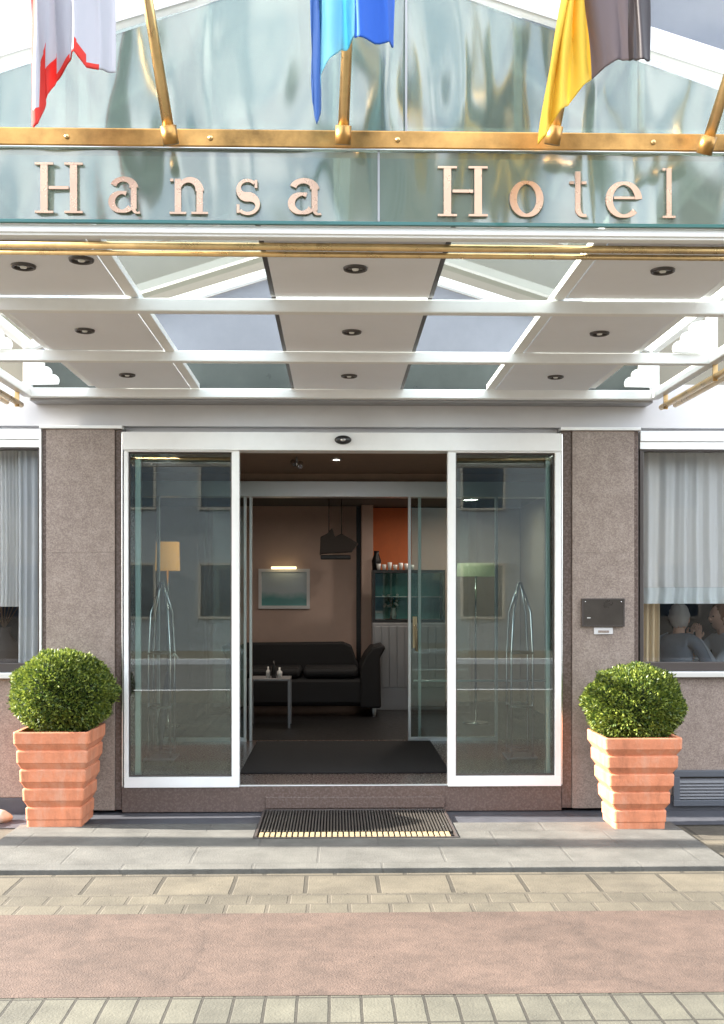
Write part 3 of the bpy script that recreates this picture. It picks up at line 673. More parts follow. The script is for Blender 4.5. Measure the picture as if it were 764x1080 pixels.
# ------------------------------------------------------------------ planters
def planter(cx, y0, wt, wb, hgt, z0, label, seed, bush_r, bush_c, blabel):
    cy = y0 + wt / 2
    t = thing('planter', (cx, cy, z0), label, 'planter', 'terracotta planters either side of the door')
    n = 5; rings = []
    Wk = lambda k: wt + (wb - wt) * k / (n - .55)
    for k in range(n):
        za = z0 + hgt * (1 - k / n); hh = hgt / n
        rings += [(Wk(k) - .006, za), (Wk(k), za - .008), (Wk(k) - .004, za - hh * .60), (Wk(k) - .014, za - hh * .66), (Wk(k + 1) - .022, za - hh * .97)]
    rings[-1] = (wb, z0)
    v = []; N = 28
    rnd = random.Random(seed)
    def sq(w, z):
        o = []; h = w / 2; r = .018
        for i in range(4):
            ax = [(1, 1), (-1, 1), (-1, -1), (1, -1)][i]
            for j in range(4):
                t_ = math.pi / 2 * (i + j / 3)
                o.append((cx + ax[0] * (h - r) + r * math.cos(t_), cy + ax[1] * (h - r) + r * math.sin(t_), z))
        return o
    ring_list = [(wb - .06, z0), ] + [(w, z) for w, z in rings[::-1]] + [(wt - .05, z0 + hgt - .002), (wt - .06, z0 + hgt - .05)]
    for w, z in ring_list: v += sq(w, z)
    m_ = 16; fs = [(i * m_ + k, i * m_ + (k + 1) % m_, (i + 1) * m_ + (k + 1) % m_, (i + 1) * m_ + k) for i in range(len(ring_list) - 1) for k in range(m_)]
    MB().add(v, fs).build('pot', 'terracotta', t)
    MB().box(cx - wt / 2 + .03, cx + wt / 2 - .03, cy - wt / 2 + .03, cy + wt / 2 - .03, z0 + hgt - .08, z0 + hgt - .045).build('soil', 'soil', t)
    # clipped ball
    bc = Vector(bush_c); r = bush_r
    bt = thing('box_bush', (bc.x, bc.y, z0 + hgt - .045), blabel, 'shrub', 'clipped box balls in the planters')
    MB().tube([(cx, cy, z0 + hgt - .06), (bc.x, bc.y, bc.z)], .03, 8).build('stem', 'bark', bt)
    def lump(d):
        return 1 + .05 * math.sin(d.x * 5 + seed) * math.sin(d.y * 6 + seed * 2) + .035 * math.sin(d.z * 8 + d.x * 5 + seed) + .025 * math.sin(d.x * 13 + d.z * 11 + seed * 3)
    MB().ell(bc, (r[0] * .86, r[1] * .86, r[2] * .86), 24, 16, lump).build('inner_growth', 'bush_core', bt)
    b = MB(); bm = MB()
    for k in range(21000):
        d = Vector((rnd.gauss(0, 1), rnd.gauss(0, 1), rnd.gauss(0, 1))).normalized()
        q = lump(d) * (.86 + .16 * rnd.random() ** .7 + (.05 * rnd.random() if rnd.random() < .12 else 0))
        p = Vector((bc.x + d.x * r[0] * q, bc.y + d.y * r[1] * q, bc.z + d.z * r[2] * q))
        if p.z < z0 + hgt - .05: continue
        up = (d + Vector((rnd.gauss(0, .6), rnd.gauss(0, .6), rnd.gauss(.25, .6)))).normalized()
        sd = up.cross(Vector((rnd.gauss(0, 1), rnd.gauss(0, 1), rnd.gauss(0, 1)))).normalized()
        l = .018 + .014 * rnd.random(); w = l * .26; nn = up.cross(sd)
        b.add([p, p + up * l * .45 + sd * w + nn * w * .3, p + up * l, p + up * l * .45 - sd * w + nn * w * .3], [(0, 1, 2), (0, 2, 3)])
    b.build('foliage', 'leaf', bt)
lcx = (xs(16, 7.4) + xs(97, 7.4)) / 2; w1 = xs(97, 7.4) - xs(16, 7.4)
planter(lcx, YS(873), w1, .37, zs(772, 7.35, 60) - .03, .03, 'stepped terracotta planter left of the entrance', 3, (.335, .32, .285), at(68, 730, 7.65), 'clipped round box bush in the left terracotta planter')
d2 = 7.32; rcx = (xs(632, d2) + xs(713, d2)) / 2; w2 = xs(713, d2) - xs(632, d2)
planter(rcx, YS(879), w2, .34, zs(780, d2, 670), .03, 'stepped terracotta planter right of the entrance', 11, (.335, .32, .265), at(668, 743, 7.55), 'clipped round box bush in the right terracotta planter')
# stones near left planter, their pale colour standing in for a sunlit patch
b = MB(); mat('pale_stone', (.38, .36, .30), .8, var=.15)
for k, (x, y, s_) in enumerate(((-2.50, -.42, .11), (-2.36, -.30, .09), (-2.62, -.25, .10), (-2.47, -.2, .075))):
    o = MB().ell((0, 0, 0), (s_, s_ * .8, s_ * .55), 14, 9, lambda d: 1 + .1 * math.sin(d.x * 5 + k) + .08 * math.sin(d.y * 7 + k * 2)).build('stone', 'pale_stone'); o.location = (x, y, s_ * .42)
    tag(o, ['largest pale rounded stone beside the left planter', 'pale stone tucked against the left planter side', 'pale stone far left at the wall base', 'smallest pale stone nearest the wall'][k], 'stone', 'pale stones beside the left planter')

# ------------------------------------------------------------------ canopy
XC = .05; XO = 2.24; XI = 1.78
Y1, Y2, Y3, Y4 = -.2, -1.4, -2.6, -3.8
can = thing('entrance_canopy', (XC, -2, 3.0), 'white framed glass entrance canopy with gabled roof and panelled ceiling', 'canopy')
t_ = .066
for y, z0, nm in ((Y1, 3.0, 'rear'), (Y2, 3.0, 'mid'), (Y3, 2.99, 'mid')):
    part('cross_rail', 'white_paint', can, (XC - XO, XC + XO, y - .03, y + .03, z0 - .0, z0 + t_), bevel=.006)
part('gutter_strip', 'grey_metal', can, (XC - XO, XC + XO, Y1 + .032, -.003, 2.985, 3.02))
part('front_rail', 'white_paint', can, (XC - XO, XC + XO, Y4 - .0, Y4 + .05, 2.975, 3.018), bevel=.006)
for s in (-1, 1):
    part('side_rail', 'white_paint', can, (XC + s * XO - .03, XC + s * XO + .03, Y4, Y1, 3.001, 3.06), bevel=.006)
    part('side_rail', 'white_paint', can, (XC + s * XI - .025, XC + s * XI + .025, Y4 + .06, Y1 - .035, 3.075, 3.115), bevel=.004)
    for y in (Y1 + .0, Y2 + .0, Y3):
        part('post', 'white_paint', can, (XC + s * XO - .028, XC + s * XO + .028, y - .028, y + .028, 3.061, 3.34), bevel=.004)
    for y in (Y2, Y1 - .1):   # scalloped corner bracket
        b = MB(); x = XC + s * (XO - .06); 
        pts = [(0, 0)]
        for (ca, cb, rr) in ((-.155, .03, .045), (-.105, .085, .045), (-.05, .14, .05)):
            pts += [(ca + rr * math.cos(t), cb + rr * math.sin(t)) for t in [R(215 - 25 * j) for j in range(6)]]
        pts += [(0, .20)]
        pts = [(x + s * p, 3.06 + q) for p, q in pts]
        prism(b, pts if s > 0 else pts[::-1], y - .06, y - .045).build('bracket', 'white_paint', can)
# rafters in depth over ceiling edges
for xx in (-1.0, 1.10):
    part('rafter', 'white_paint', can, (xx - .03, xx + .03, Y4 + .06, Y1 - .035, 3.061, 3.098), bevel=.004)
# ceiling panels
cols_ = ((XC - XI + .03, -1.035, 'left'), (-.30, .455, 'centre'), (1.135, XC + XI - .03, 'right'))
rows_ = ((Y2 + .03, Y1 - .03, 'rear'), (Y3 + .03, Y2 - .03, 'middle'), (Y4 + .12, Y3 - .03, 'front'))
for x0, x1, cn in cols_:
    for y0, y1, rn in rows_:
        b = MB().box(x0, x1, y0, y1, 3.062, 3.08); b.build('ceiling_panel', 'white_ceiling', can, .003)
        if cn == 'centre':
            parts('panel_edge', 'dark_trim', can, (x1 + .002, x1 + .022, y0, y1, 3.064, 3.12), (x0 - .022, x0 - .002, y0, y1, 3.064, 3.12), bevel=0)
# gable trusses
ZE = 3.36; SL = .315
def rake(y, w, h, name, z_e=ZE, m='white_paint', sl=SL):
    b = MB()
    for s in (-1, 1):
        pts = [(XC + s * (XO + .03), z_e), (XC, z_e + sl * XO), (XC, z_e + sl * XO + h), (XC + s * (XO + .03), z_e + h)]
        prism(b, pts if s < 0 else pts[::-1], y, y + w)
    b.build(name, m, can, .003)
rake(Y4 - .01, .06, .095, 'gable_rake')
rake(Y1 + .02, .06, .06, 'gable_rake', ZE - .02)
for s in (-1, 1): part('eaves_rail', 'white_paint', can, (XC + s * XO - .03, XC + s * XO + .03, Y4 + .055, Y1 + .01, 3.341, 3.40), bevel=.004)
part('ridge_rail', 'white_paint', can, (XC - .03, XC + .03, Y4 + .055, Y1 + .01, ZE + SL * XO + .02, ZE + SL * XO + .07))
# small struts near the front, visible above the ceiling openings
MB().bar((-.78, Y4 + .5, 3.12), (-.46, Y4 + .5, 3.22), .03, .03).build('strut', 'white_paint', can); MB().bar((.62, Y4 + .5, 3.22), (1.0, Y4 + .5, 3.12), .03, .03).build('strut', 'white_paint', can)
# roof glass
b = MB()
for s in (-1, 1):
    x1 = XC + s * (XO + .03); zt2 = ZE + SL * XO + .1
    b.add([(x1, Y4 + .052, ZE + .09), (XC, Y4 + .052, zt2), (XC, Y1 + .02, zt2), (x1, Y1 + .02, ZE + .09)], [(0, 1, 2, 3) if s < 0 else (3, 2, 1, 0)])
b.build('roof_glass', 'roof_glass', can)
# rear gable end
b = MB(); prism(b, [(XC - XO, 3.30), (XC + XO, 3.30), (XC + XO, ZE - .02), (XC, ZE + SL * XO - .02), (XC - XO, ZE - .02)], -.12, -.03).build('rear_gable_panel', 'lavender_panel', can)
part('rear_panel', 'dark_green_panel', can, (XC - XO, XC + XO, -.125, -.03, 3.06, 3.298))
# front gable glass + sign panel + brass beam
zgb0, zgb1 = zs(157, 4.15), zs(137, 4.15)
b = MB(); prism(b, [(XC - XO, zgb1 + .003), (XC + XO, zgb1 + .003), (XC + XO, ZE + .0), (XC, ZE + SL * XO), (XC - XO, ZE)] if ZE > zgb1 + .01 else [(XC - XO + .25, zgb1 + .003), (XC + XO - .25, zgb1 + .003), (XC, ZE + SL * XO)], Y4 + .012, Y4 + .022).build('gable_glass', 'sign_glass', can)
MB().box(XC - XO - .05, XC + XO + .05, Y4 - .05, Y4 + .05, zgb0 + .002, zgb1).build('brass_beam', 'brass_beam', can, .006)
for px in (70, 222, 420, 690): 
    x = xs(px, 4.14); MB().lathe((x, Y4 - .0515, (zgb0 + zgb1) / 2), [(0, -.008), (.008, -.006), (.010, 0)], 10, 'y').build('bolt', 'brass', can)
# brass tubes
MB().tube([(XC - XO - .1, -3.52, 3.03), (XC + XO + .1, -3.5, 3.03)], .0155, 14).build('brass_tube', 'brass', can)
MB().tube([(XC - XO - .1, -3.46, 3.018), (XC + XO + .1, -3.44, 3.016)], .012, 12).build('brass_tube', 'brass', can)
for s in (-1, 1):
    xx = XC + s * (XO + .02)
    MB().tube([(xx, Y1 - .1, 2.93), (xx + s * .02, Y4 + .3, 2.93)], .02, 12).build('side_tube', 'brass', can); MB().tube([(xx + s * .10, Y1 - .1, 2.95), (xx + s * .12, Y4 + .3, 2.95)], .02, 12).build('side_tube', 'brass', can)
    for y in (Y1 - .2, Y2, Y3): MB().bar((xx, y, 2.90), (xx, y, 3.01), .03, .012, (0, 1, 0)).build('tube_bracket', 'brass', can)

# sign
zs0, zs1 = zs(235, 4.15), zs(157, 4.15)
YSg = Y4 - .03
sign = thing('hotel_sign', (XC, YSg, zs0), 'long green tinted glass sign panel with copper letters reading Hansa Hotel', 'sign')
MB().box(XC - XO - .03, XC + XO + .03, YSg, YSg + .012, zs0 + .012, zs1 - .001).build('glass_panel', 'sign_glass', sign)
mat('glass_edge', (.03, .13, .12), .15)
MB().box(XC - XO - .03, XC + XO + .03, YSg - .002, YSg + .016, zs0, zs0 + .0115).build('glass_edge', 'glass_edge', sign)
MB().box(xs(400, 4.13) - .004, xs(400, 4.13) + .004, YSg - .004, YSg - .0005, zs0 + .012, zs1 - .001).build('panel_seam', 'grey_metal', sign)
MB().box(xs(429, 4.18) - .004, xs(429, 4.18) + .004, Y4 + .004, Y4 + .0105, zgb1 + .004, ZE + SL * XO - .06).build('glazing_joint', 'grey_metal', can)
MB().box(XC - XO - .03, XC + XO + .03, YSg - .016, YSg + .006, zs1 + .0, zs1 + .008).build('top_strip', 'aluminium', sign)
MB().box(XC - XO, XC + XO, YSg + .02, YSg + .06, zs0 - .03, zs0 - .001).build('bottom_rail', 'white_paint', can, .004)
def ribbon(b, pts, y0, y1):
    """pts = (x, z, w) centre line with width; extruded"""
    L_, R_ = [], []
    n = len(pts)
    for i, (x, z, w) in enumerate(pts):
        a = Vector(pts[max(i - 1, 0)][:2]); c = Vector(pts[min(i + 1, n - 1)][:2]); d = (c - a).normalized(); q = Vector((-d.y, d.x)) * w / 2
        L_.append((x + q.x, z + q.y)); R_.append((x - q.x, z - q.y))
    v = [(x, y0, z) for x, z in L_] + [(x, y0, z) for x, z in R_] + [(x, y1, z) for x, z in L_] + [(x, y1, z) for x, z in R_]
    f = []
    for i in range(n - 1):
        f += [(i, i + n, i + n + 1, i + 1), (2 * n + i, 2 * n + i + 1, 3 * n + i + 1, 3 * n + i), (i, i + 1, 2 * n + i + 1, 2 * n + i), (n + i, 3 * n + i, 3 * n + i + 1, n + i + 1)]
    f += [(0, 2 * n, 3 * n, n), (n - 1, 2 * n - 1, 4 * n - 1, 3 * n - 1)]
    b.add(v, f)
def arc(cx, cz, rx, rz, a0, a1, w, n=22, wf=None):
    o = []
    for i in range(n + 1):
        t = R(a0 + (a1 - a0) * i / n); ww = w * (.42 + .58 * abs(math.cos(t))) if wf is None else wf(i / n, t)
        o.append((cx + rx * math.cos(t), cz + rz * math.sin(t), ww))
    return o
def stem(x, z0, z1, w): return [(x, z0, w), (x, z1, w)]
TH = .042; ST = .14
def serif(x, z, w=.36): return [(x - w / 2, z, TH), (x + w / 2, z, TH)]
def glyph(c):
    g = []; e = TH / 2
    if c == 'H':
        for x in (.18, .76): g += [stem(x, TH, 1 - TH, ST), serif(x, e), serif(x, 1 - e)]
        g += [[(.275, .5, .06), (.665, .5, .06)]]; w = .94
    elif c == 'l': g = [stem(.16, TH, 1, ST - .02), serif(.16, e, .32), [(.0, .975, .05), (.075, .975, .05)]]; w = .32
    elif c == 't': g = [stem(.2, .18, .92, ST - .03), arc(.335, .18, .135, .15, 180, 290, .12), [(.02, .69, .055), (.12, .69, .055)], [(.28, .69, .055), (.38, .69, .055)]]; w = .42
    elif c == 'o': g = [arc(.32, .36, .26, .33, 0, 180, ST), arc(.32, .36, .26, .33, 180, 360, ST)]; w = .66
    elif c == 'e': g = [arc(.32, .36, .25, .33, 2, 180, ST - .02), arc(.32, .36, .25, .33, 180, 318, ST - .02), [(.15, .395, .05), (.50, .395, .05)]]; w = .64
    elif c == 'n': g = [stem(.15, TH, .70, ST - .02), serif(.15, e, .32), [(.0, .675, .05), (.065, .675, .05)], arc(.37, .46, .20, .22, 172, 0, .12, wf=lambda u, t: .06 + .10 * u), stem(.57, TH, .465, ST - .02), serif(.57, e, .32)]; w = .76
    elif c == 'a': g = [arc(.30, .52, .20, .165, 165, 0, .1, wf=lambda u, t: .12 - .05 * math.sin(u * 3.14) + .06 * u), stem(.50, .09, .525, ST - .03), arc(.58, .09, .08, .075, 180, 300, .07), arc(.27, .23, .20, .185, 65, 325, .13)]; w = .66
    elif c == 's': 
        pts = []
        for i in range(31):
            u = i / 30; t = R(40 + 230 * min(u * 2, 1)) if u <= .5 else R(90 - 230 * ((u - .5) * 2))
            if u <= .5: x, z = .24 + .17 * math.cos(t), .515 + .165 * math.sin(t)
            else: x, z = .24 + .19 * math.cos(t), .19 + .17 * math.sin(t)
            pts.append((x, z, .06 + .12 * math.exp(-((u - .5) / .16) ** 2)))
        g = [pts, [(.40, .53, .05), (.40, .69, .05)], [(.06, .03, .05), (.06, .2, .05)]]; w = .5
    return g, w
zb0 = zs(221.5, 4.1); cap = zs(168, 4.1) - zb0
for c, p0, p1 in (('H', 34, 85), ('a', 112, 148), ('n', 178, 220), ('s', 247, 275), ('a', 303, 341), ('H', 463, 516), ('o', 540, 576), ('t', 602, 623), ('e', 641, 681), ('l', 702, 716)):
    g, w = glyph(c); x0 = xs(p0, 4.12); sc = (xs(p1, 4.12) - x0) / w; b = MB()
    for i, q in enumerate(g): ribbon(b, [(x0 + x * sc, zb0 + z * cap, ww * sc if len(q) > 2 or abs(q[0][0] - q[1][0]) < 1e-6 else ww * cap) for x, z, ww in q], YSg - .013 - .0004 * i, YSg - .004 + .0002 * i)
    b.build('letter', 'copper_letter', sign, label='copper letter ' + c)

# canopy spotlights
def spot(x, y, label):
    t = thing('ceiling_spotlight', (x, y, 3.062), label, 'spotlight', 'recessed spotlights in the canopy ceiling')
    MB().lathe((x, y, 3.062), [(.055, 0), (.053, -.010), (.044, -.013), (.040, .0), (.055, 0)], 28).build('trim', 'dark_trim' , t)
    MB().lathe((x, y, 3.062), [(0, -.004), (.012, -.005), (.040, -.001)], 24).build('lens', 'spot_lens', t); MB().lathe((x, y, 3.062), [(0, -.013), (.013, -.012), (.016, -.006)], 16).build('bulb', 'white_ceramic', t)
for j, (y, rn) in enumerate(((-.72, 'rear'), (-1.94, 'middle'), (-3.12, 'front'))):
    for x, cn in ((-1.39, 'left'), (.085, 'centre'), (1.47, 'right')):
        spot(x, y, f'round recessed spotlight in the {rn} row, {cn} ceiling panel of the canopy')
a = at(86, 279, 4.78)
o = spot(a.x, a.y, 'extra dark spotlight right beside the front left canopy spotlight')

# ------------------------------------------------------------------ flagpoles and flags
def pole(p0, p1, top, label, d0=4.05, d1=3.9):
    a = at(*p0, d0); b_ = at(*p1, d1); e = a + (b_ - a) * top
    t = thing('flagpole', a, label, 'flagpole', 'brass flagpoles on the canopy beam')
    MB().tube([a, e], [.021, .017], 14).build('shaft', 'brass', t)
    MB().tube([a - (e - a).normalized() * .015, a + (e - a).normalized() * .05], .03, 14).build('socket', 'brass_beam', t)
    MB().ell(e, (.032, .032, .032), 14, 10).build('finial', 'brass', t)
    return e
pole((180, 148), (156, 0), 2.2, 'brass flagpole between the red white flag and the blue flag')
pole((362, 148), (368, 0), 2.2, 'brass flagpole at the centre behind the blue flag')
pole((583, 148), (612, 0), 2.2, 'brass flagpole hidden behind the yellow and dark flag')
pole((744, 158), (775, 60), 3.0, 'brass flagpole at the right end of the canopy beam')
def flag(cols, d, label, seed, ztop=None, mats=(), skew=None):
    """cols: list of (px, bottom_py, mat index, depth offset m) across; sheet hangs from ztop"""
    y = d - 8; n = 10; ztop = ztop or zs(-140, d)
    t = thing('flag', (xs(cols[0][0], d), y, ztop), label, 'flag', 'flags hanging from the canopy poles')
    # resample with smooth interpolation
    fine = []
    for i in range(len(cols) - 1):
        a, b_ = cols[i], cols[i + 1]
        for k in range(n):
            u = k / n; s = u * u * (3 - 2 * u)
            fine.append((a[0] + (b_[0] - a[0]) * u, a[1] + (b_[1] - a[1]) * u, a[2], a[3] + (b_[3] - a[3]) * s, a[4] if len(a) > 4 else None))
    c = cols[-1]; fine.append((c[0], c[1], c[2], c[3], None))
    rows = 80; vs = []; N = len(fine)
    for j in range(rows + 1):
        v = j / rows
        for i, (px, pb, mi, dy, bd) in enumerate(fine):
            zb_ = zs(pb, d); z = ztop + (zb_ - ztop) * v
            x = xs(px + (skew(px) * max(0, 1 - v) ** 1.3 if skew else 0), d) + .012 * math.sin(z * 9 + i * .3 + seed) * (v * (1 - v) * 2)
            vs.append((x, y + dy * (.5 + .5 * v) + .0055 * math.sin(i * .35 + z * 4 + seed), z))
    b = MB()
    for j in range(rows):
        for i in range(N - 1):
            mi = fine[i][2]; bd = fine[i][4]
            if bd is not None:
                zz = (vs[(j) * N + i][2]); zb_ = zs(fine[i][1], d)
                if zz - zb_ < bd[0]: mi = bd[1]
            b.add([vs[j * N + i], vs[j * N + i + 1], vs[(j + 1) * N + i + 1], vs[(j + 1) * N + i]], [(0, 1, 2, 3)], mi, True)
    o = b.build('cloth', mats, t)
    # weld and give thickness
    bm = bmesh.new(); bm.from_mesh(o.data); bmesh.ops.remove_doubles(bm, verts=bm.verts, dist=1e-5); bm.to_mesh(o.data); bm.free()
    s = o.modifiers.new('thick', 'SOLIDIFY'); s.thickness = .003
flag([(35, 100, 1, 0), (37, 140, 1, -.02), (40, 144, 0, -.05, (.06, 1)), (44, 140, 0, -.04, (.20, 1)), (49, 108, 0, 0, (.10, 1)), (56, 84, 0, .04, (.03, 1)), (74, 67, 0, .01, (.01, 1)), (82, 66, 0, -.06, (.05, 1)), (94, 80, 0, -.03, (.02, 1)), (107, 82, 0, -.04), (115, 76, 0, .03), (119, 70, 0, .05)],
     3.68, 'white flag with red edging hanging over the left canopy gable', 1, mats=('flag_white', 'flag_red'))
flag([(329, 85, 2, 0), (331, 120, 2, -.03), (335, 138, 2, -.05), (338, 118, 1, .0), (339, 84, 1, -.03), (347, 70, 1, -.05), (358, 55, 1, .0), (368, 45, 1, .04), (374, 42, 0, -.02), (378, 50, 0, -.07), (395, 54, 0, -.05), (408, 53, 0, -.05), (415, 44, 0, .03)],
     3.66, 'blue and light cyan flag hanging in front of the central flagpole', 2, mats=('flag_blue', 'flag_cyan', 'flag_navy'))
flag([(568, 150, 0, 0), (572, 149, 0, -.05), (580, 132, 0, .01), (590, 118, 0, -.04), (602, 104, 0, .03), (615, 88, 0, 0), (627, 74, 1, .05), (640, 66, 1, .01), (652, 62, 1, -.02), (661, 66, 2, -.03), (663, 72, 2, -.08), (670, 74, 2, -.09), (678, 73, 2, -.08), (682, 60, 2, .0)],
     3.66, 'yellow, taupe and black flag hanging over the right canopy gable', 3, mats=('flag_yellow', 'flag_taupe', 'flag_black'), skew=lambda p: 60 * (1 - min(1, (p - 568) / 59)) - (30 * min(1, (p - 568) / 59) if p < 645 else 30 * max(0, (661 - p) / 16)))

# ------------------------------------------------------------------ people in the restaurant
def skin_obj(name, verts, edges, rad, m, parent, root=0, sub=2):
    me = bpy.data.meshes.new(name); off = rootloc(parent)
    me.from_pydata([tuple(Vector(v) - off) for v in verts], edges, [])
    o = bpy.data.objects.new(name + '_tmp', me); col.objects.link(o)
    sk = o.modifiers.new('s', 'SKIN'); sk.use_smooth_shade = True
    if not me.skin_vertices: me.attributes.new
    for i, r in enumerate(rad):
        sv = me.skin_vertices[0].data[i]; r = r if isinstance(r, tuple) else (r, r); sv.radius = r; sv.use_root = (i == root)
    su = o.modifiers.new('u', 'SUBSURF'); su.levels = su.render_levels = sub
    dg = bpy.context.evaluated_depsgraph_get(); dg.update(); em = bpy.data.meshes.new_from_object(o.evaluated_get(dg))
    bpy.data.objects.remove(o)
    em.materials.clear(); em.materials.append(MATS[m])
    for p in em.polygons: p.use_smooth = True
    q = bpy.data.objects.new(name, em); col.objects.link(q); q.parent = parent
    return q
def person(cx, cy, face, label, hairm, topm, hands_up):
    """seated on a 0.45 m seat at floor FL; face = angle of facing direction"""
    root = thing('person', (cx, cy, FL), label, 'person')
    f = Vector((math.cos(face), math.sin(face), 0)); s = Vector((-f.y, f.x, 0)); U = Vector((0, 0, 1)); o = Vector((cx, cy, FL))
    P = lambda a, b, c: o + f * a + s * b + U * c
    V = []; E = []; Rr = []
    def v(p, r): V.append(p); Rr.append(r); return len(V) - 1
    def e(*i): E.extend(zip(i[:-1], i[1:]))
    pel = v(P(0, 0, .56), (.15, .12)); ab = v(P(.02, 0, .72), (.135, .11)); ch = v(P(.06, 0, .90), (.155, .12)); nb = v(P(.09, 0, 1.03), (.08, .08)); e(pel, ab, ch, nb)
    arms = []
    for q in (-1, 1):
        sh = v(P(.08, q * .17, .98), .06)
        if hands_up: el = v(P(.32, q * .22, .76), .043); wr = v(P(.40, q * .07, 1.00), .03)
        else: el = v(P(.20, q * .25, .74), .045); wr = v(P(.42, q * .12, .80), .032)
        e(nb, sh, el, wr); arms.append((V[el], V[wr], q))
        hp = v(P(.02, q * .10, .52), .09); kn = v(P(.44, q * .12, .50), .065); an = v(P(.44, q * .12, .10), .045); toe = v(P(.58, q * .13, .04), .04)
        e(pel, hp, kn, an, toe)
    skin_obj('clothed_body', V, E, Rr, topm, root)
    hc = P(.13, 0, 1.19)
    skin_obj('neck', [P(.09, 0, 1.02), P(.11, 0, 1.14)], [(0, 1)], [.055, .05], 'skin', root)
    rot = Matrix.Rotation(face, 3, 'Z')
    b = MB(); b.ell((0, 0, 0), (.095, .075, .118), 24, 16, lambda d: 1 - .12 * max(0, -d.z) * abs(d.y)); 
    b.ell((.095, 0, -.012), (.020, .014, .026), 10, 8); b.ell((0, .076, -.01), (.018, .010, .03), 8, 6); b.ell((0, -.076, -.01), (.018, .010, .03), 8, 6)
    b.v = [tuple(rot @ Vector(q) + hc) for q in b.v]; b.build('head', 'skin', root)
    b = MB()
    for q in (-1, 1): b.ell((.085, q * .03, .012), (.008, .012, .007), 8, 6)
    b.v = [tuple(rot @ Vector(q) + hc) for q in b.v]; b.build('eyes', 'black_plastic', root)
    b = MB().ell((.088, 0, -.055), (.008, .022, .006), 8, 6); b.v = [tuple(rot @ Vector(q) + hc) for q in b.v]; b.build('mouth', 'lamp_shade_dark', root)
    b = MB().ell((-.022, 0, .022), (.095, .088, .118), 24, 16, lambda d: 1 + .07 * math.sin(d.y * 13 + d.x * 5) * math.sin(d.z * 12 + d.x * 7)); b.v = [tuple(rot @ Vector(q) + hc) for q in b.v]; b.build('hair', hairm, root)
    for el, wr, q in arms:
        d = (wr - el).normalized(); inn = -s * q
        if hands_up: d = (U * .9 + inn * .3 - f * .3).normalized()
        w = d.cross(inn).normalized(); sp_ = inn.cross(d).normalized()
        V = [wr - (wr - el).normalized() * .02, wr + d * .05, wr + d * .085]; E = [(0, 1), (1, 2)]; Rr = [(.026, .022), (.030, .013), (.031, .012)]
        skin_hand = [(k, off, ln) for k, (off, ln) in enumerate(((-.028, .065), (-.010, .075), (.010, .07), (.028, .055)))]
        for k, off, ln in skin_hand:
            a0 = len(V); b0 = wr + d * .085 + w * off
            V += [b0, b0 + d * ln * .5 + inn * .004, b0 + d * ln * .95 + inn * .016]; Rr += [.0078, .0072, .006]; E += [(2, a0), (a0, a0 + 1), (a0 + 1, a0 + 2)]
        a0 = len(V); b0 = wr + d * .035 + w * -.035
        V += [b0, b0 + d * .03 - w * .025 + inn * .01, b0 + d * .055 - w * .03 + inn * .025]; Rr += [.012, .010, .008]; E += [(1, a0), (a0, a0 + 1), (a0 + 1, a0 + 2)]
        skin_obj('hand', V, E, Rr, 'skin', root, sub=1)
    # chair
    ch_ = thing('dining_chair', (cx, cy, FL), ('dark chair under the grey haired person' if hairm == 'grey_hair' else 'dark chair under the red haired person'), 'chair', 'dining chairs behind the right window')
    Q = lambda a, b, c: o + f * a + s * b + U * c
    def ob(a0, a1, b0, b1, c0, c1):
        m = MB().box(a0, a1, b0, b1, c0, c1); m.v = [tuple(Q(*q)) for q in m.v]; return m
    ob(-.2, .22, -.22, .22, .41, .45).build('seat', 'dark_cloth', ch_, .01); ob(-.24, -.21, -.2, .2, .5, .82).build('backrest', 'dark_cloth', ch_, .01)
    for a_ in (-.2, .18):
        for b_ in (-.2, .18): ob(a_, a_ + .03, b_, b_ + .03, 0, .41 if a_ > 0 else .409).build('leg', 'bark', ch_)
    ob(-.235, -.215, -.19, -.165, .41, .5).build('back_post', 'bark', ch_); ob(-.235, -.215, .165, .19, .41, .5).build('back_post', 'bark', ch_)
pa = at(716, 655, 9.5)
person(pa.x - .07, pa.y - .1, R(50), 'grey haired person in blue grey top seated with back turned at the window', 'grey_hair', 'blue_grey_cloth', False)
pb = at(757, 650, 9.9)
person(pb.x + .13, pb.y + .0, R(195), 'red haired person in pale blue top with raised hands at the window', 'red_hair', 'pale_cloth', True)
tc = Vector(((pa.x + pb.x) / 2 + .1, pb.y + .35, FL))
dt = thing('dining_table', tc, 'round dark dining table between the two seated people', 'table')
MB().lathe(tc, [(0, .74), (.36, .74), (.37, .72), (.36, .70), (0, .70)], 32).build('table_top', 'bark', dt); MB().lathe(tc, [(.03, .70), (.03, .05), (.22, .03), (.22, 0), (0, 0)], 20).build('pedestal', 'bark', dt)

# ------------------------------------------------------------------ street side opposite (seen only as reflections)
def opp(x0, x1, h, m, label, d=-23):
    t = thing('street_building', ((x0 + x1) / 2, d, 0), label, 'building', 'buildings across the street')
    MB().box(x0, x1, d - 8, d, -.1, h).build('wall', m, t)
    n = int((x1 - x0) / 2.4)
    for r_ in range(int(h / 3.1)):
        for k in range(n):
            x = x0 + .6 + k * (x1 - x0 - .6) / n; z = .9 + r_ * 3.1
            f = ring(MB(), x, x + 1.3, d + .002, d + .06, z, z + 1.6, .07).build('window', 'opp_wall', t)
            MB().box(x + .07, x + 1.23, d + .003, d + .02, z + .07, z + 1.53).build('pane', 'opp_glass', f)
    MB().box(x0 - .2, x1 + .2, d - 8.2, d + .25, h, h + .3).build('roof', 'grey_metal', t)
opp(-22, -7.2, 8.2, 'opp_wall', 'beige three storey street building opposite the hotel, left one')
opp(-7, 6.0, 7.2, 'opp_wall_grey', 'grey two storey street building directly opposite the hotel')
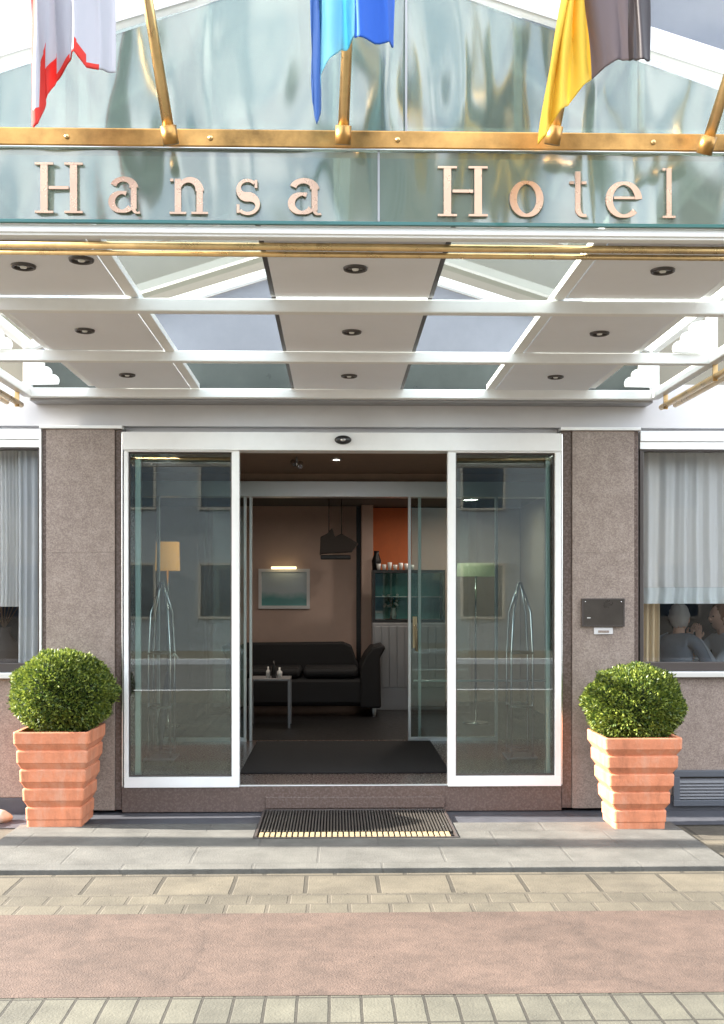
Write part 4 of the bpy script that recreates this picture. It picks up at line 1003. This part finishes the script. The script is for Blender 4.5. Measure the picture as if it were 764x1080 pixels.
opp(6.2, 21, 9.6, 'opp_wall', 'tall beige street building opposite the hotel, right one')
# lamp post at the left whose shadow crosses the slab
lpz = thing('street_lamp', (-8.2, -.75, 0), 'slim grey street lamp standing left of the hotel', 'street lamp')
MB().tube([(-8.2, -.75, 0), (-8.2, -.75, 6.2)], [.15, .12], 14).build('pole', 'grey_metal', lpz)
MB().tube([(-8.2, -.75, 6.2), (-8.2, -1.2, 6.5), (-8.2, -1.9, 6.5)], .04, 10).build('arm', 'grey_metal', lpz)
MB().ell((-8.2, -2.1, 6.48), (.14, .35, .07), 16, 8).build('lamp_head', 'white_paint', lpz)

# ------------------------------------------------------------------ light
SUN = Vector((-.84, .035, .42)).normalized()
EL = math.asin(SUN.z); AZ = math.atan2(SUN.x, SUN.y)
sd = bpy.data.lights.new('sun', 'SUN'); so = bpy.data.objects.new('sun', sd); col.objects.link(so)
sd.energy = 4.8; sd.angle = R(.5); sd.color = (1, .93, .82); so.rotation_euler = SUN.to_track_quat('Z', 'Y').to_euler()
w = bpy.data.worlds.new('World'); scn.world = w; w.use_nodes = True
n = w.node_tree; bg = n.nodes['Background']; sk = n.nodes.new('ShaderNodeTexSky'); sk.sky_type = 'NISHITA'; sk.sun_disc = False
sk.sun_elevation = EL; sk.sun_rotation = AZ; sk.dust_density = 1.5
tc_ = n.nodes.new('ShaderNodeTexCoord'); mp = n.nodes.new('ShaderNodeMapping'); mp.inputs['Scale'].default_value = (1, 1, 2.2); mp.inputs['Location'].default_value = (3.1, .4, .2)
ns = n.nodes.new('ShaderNodeTexNoise'); ns.inputs['Scale'].default_value = 2.6; ns.inputs['Detail'].default_value = 7; ns.inputs['Roughness'].default_value = .55
n.links.new(tc_.outputs['Generated'], mp.inputs[0]); n.links.new(mp.outputs[0], ns.inputs['Vector'])
cr = n.nodes.new('ShaderNodeValToRGB'); cr.color_ramp.elements[0].position = .36; cr.color_ramp.elements[1].position = .58; n.links.new(ns.outputs['Fac'], cr.inputs[0])
mm = n.nodes.new('ShaderNodeMix'); mm.data_type = 'RGBA'; mm.inputs[7].default_value = (7.6, 7.9, 8.2, 1)
n.links.new(cr.outputs[0], mm.inputs[0]); n.links.new(sk.outputs[0], mm.inputs[6]); n.links.new(mm.outputs[2], bg.inputs[0]); bg.inputs[1].default_value = .12
vs = scn.view_settings; vs.view_transform = 'Standard'; vs.look = 'None'; vs.exposure = 2.6; vs.gamma = 1; vs.use_curve_mapping = False
scn.cycles.max_bounces = 10; scn.cycles.transparent_max_bounces = 24; scn.cycles.diffuse_bounces = 5
scn.cycles.sample_clamp_indirect = 6; scn.cycles.caustics_reflective = False
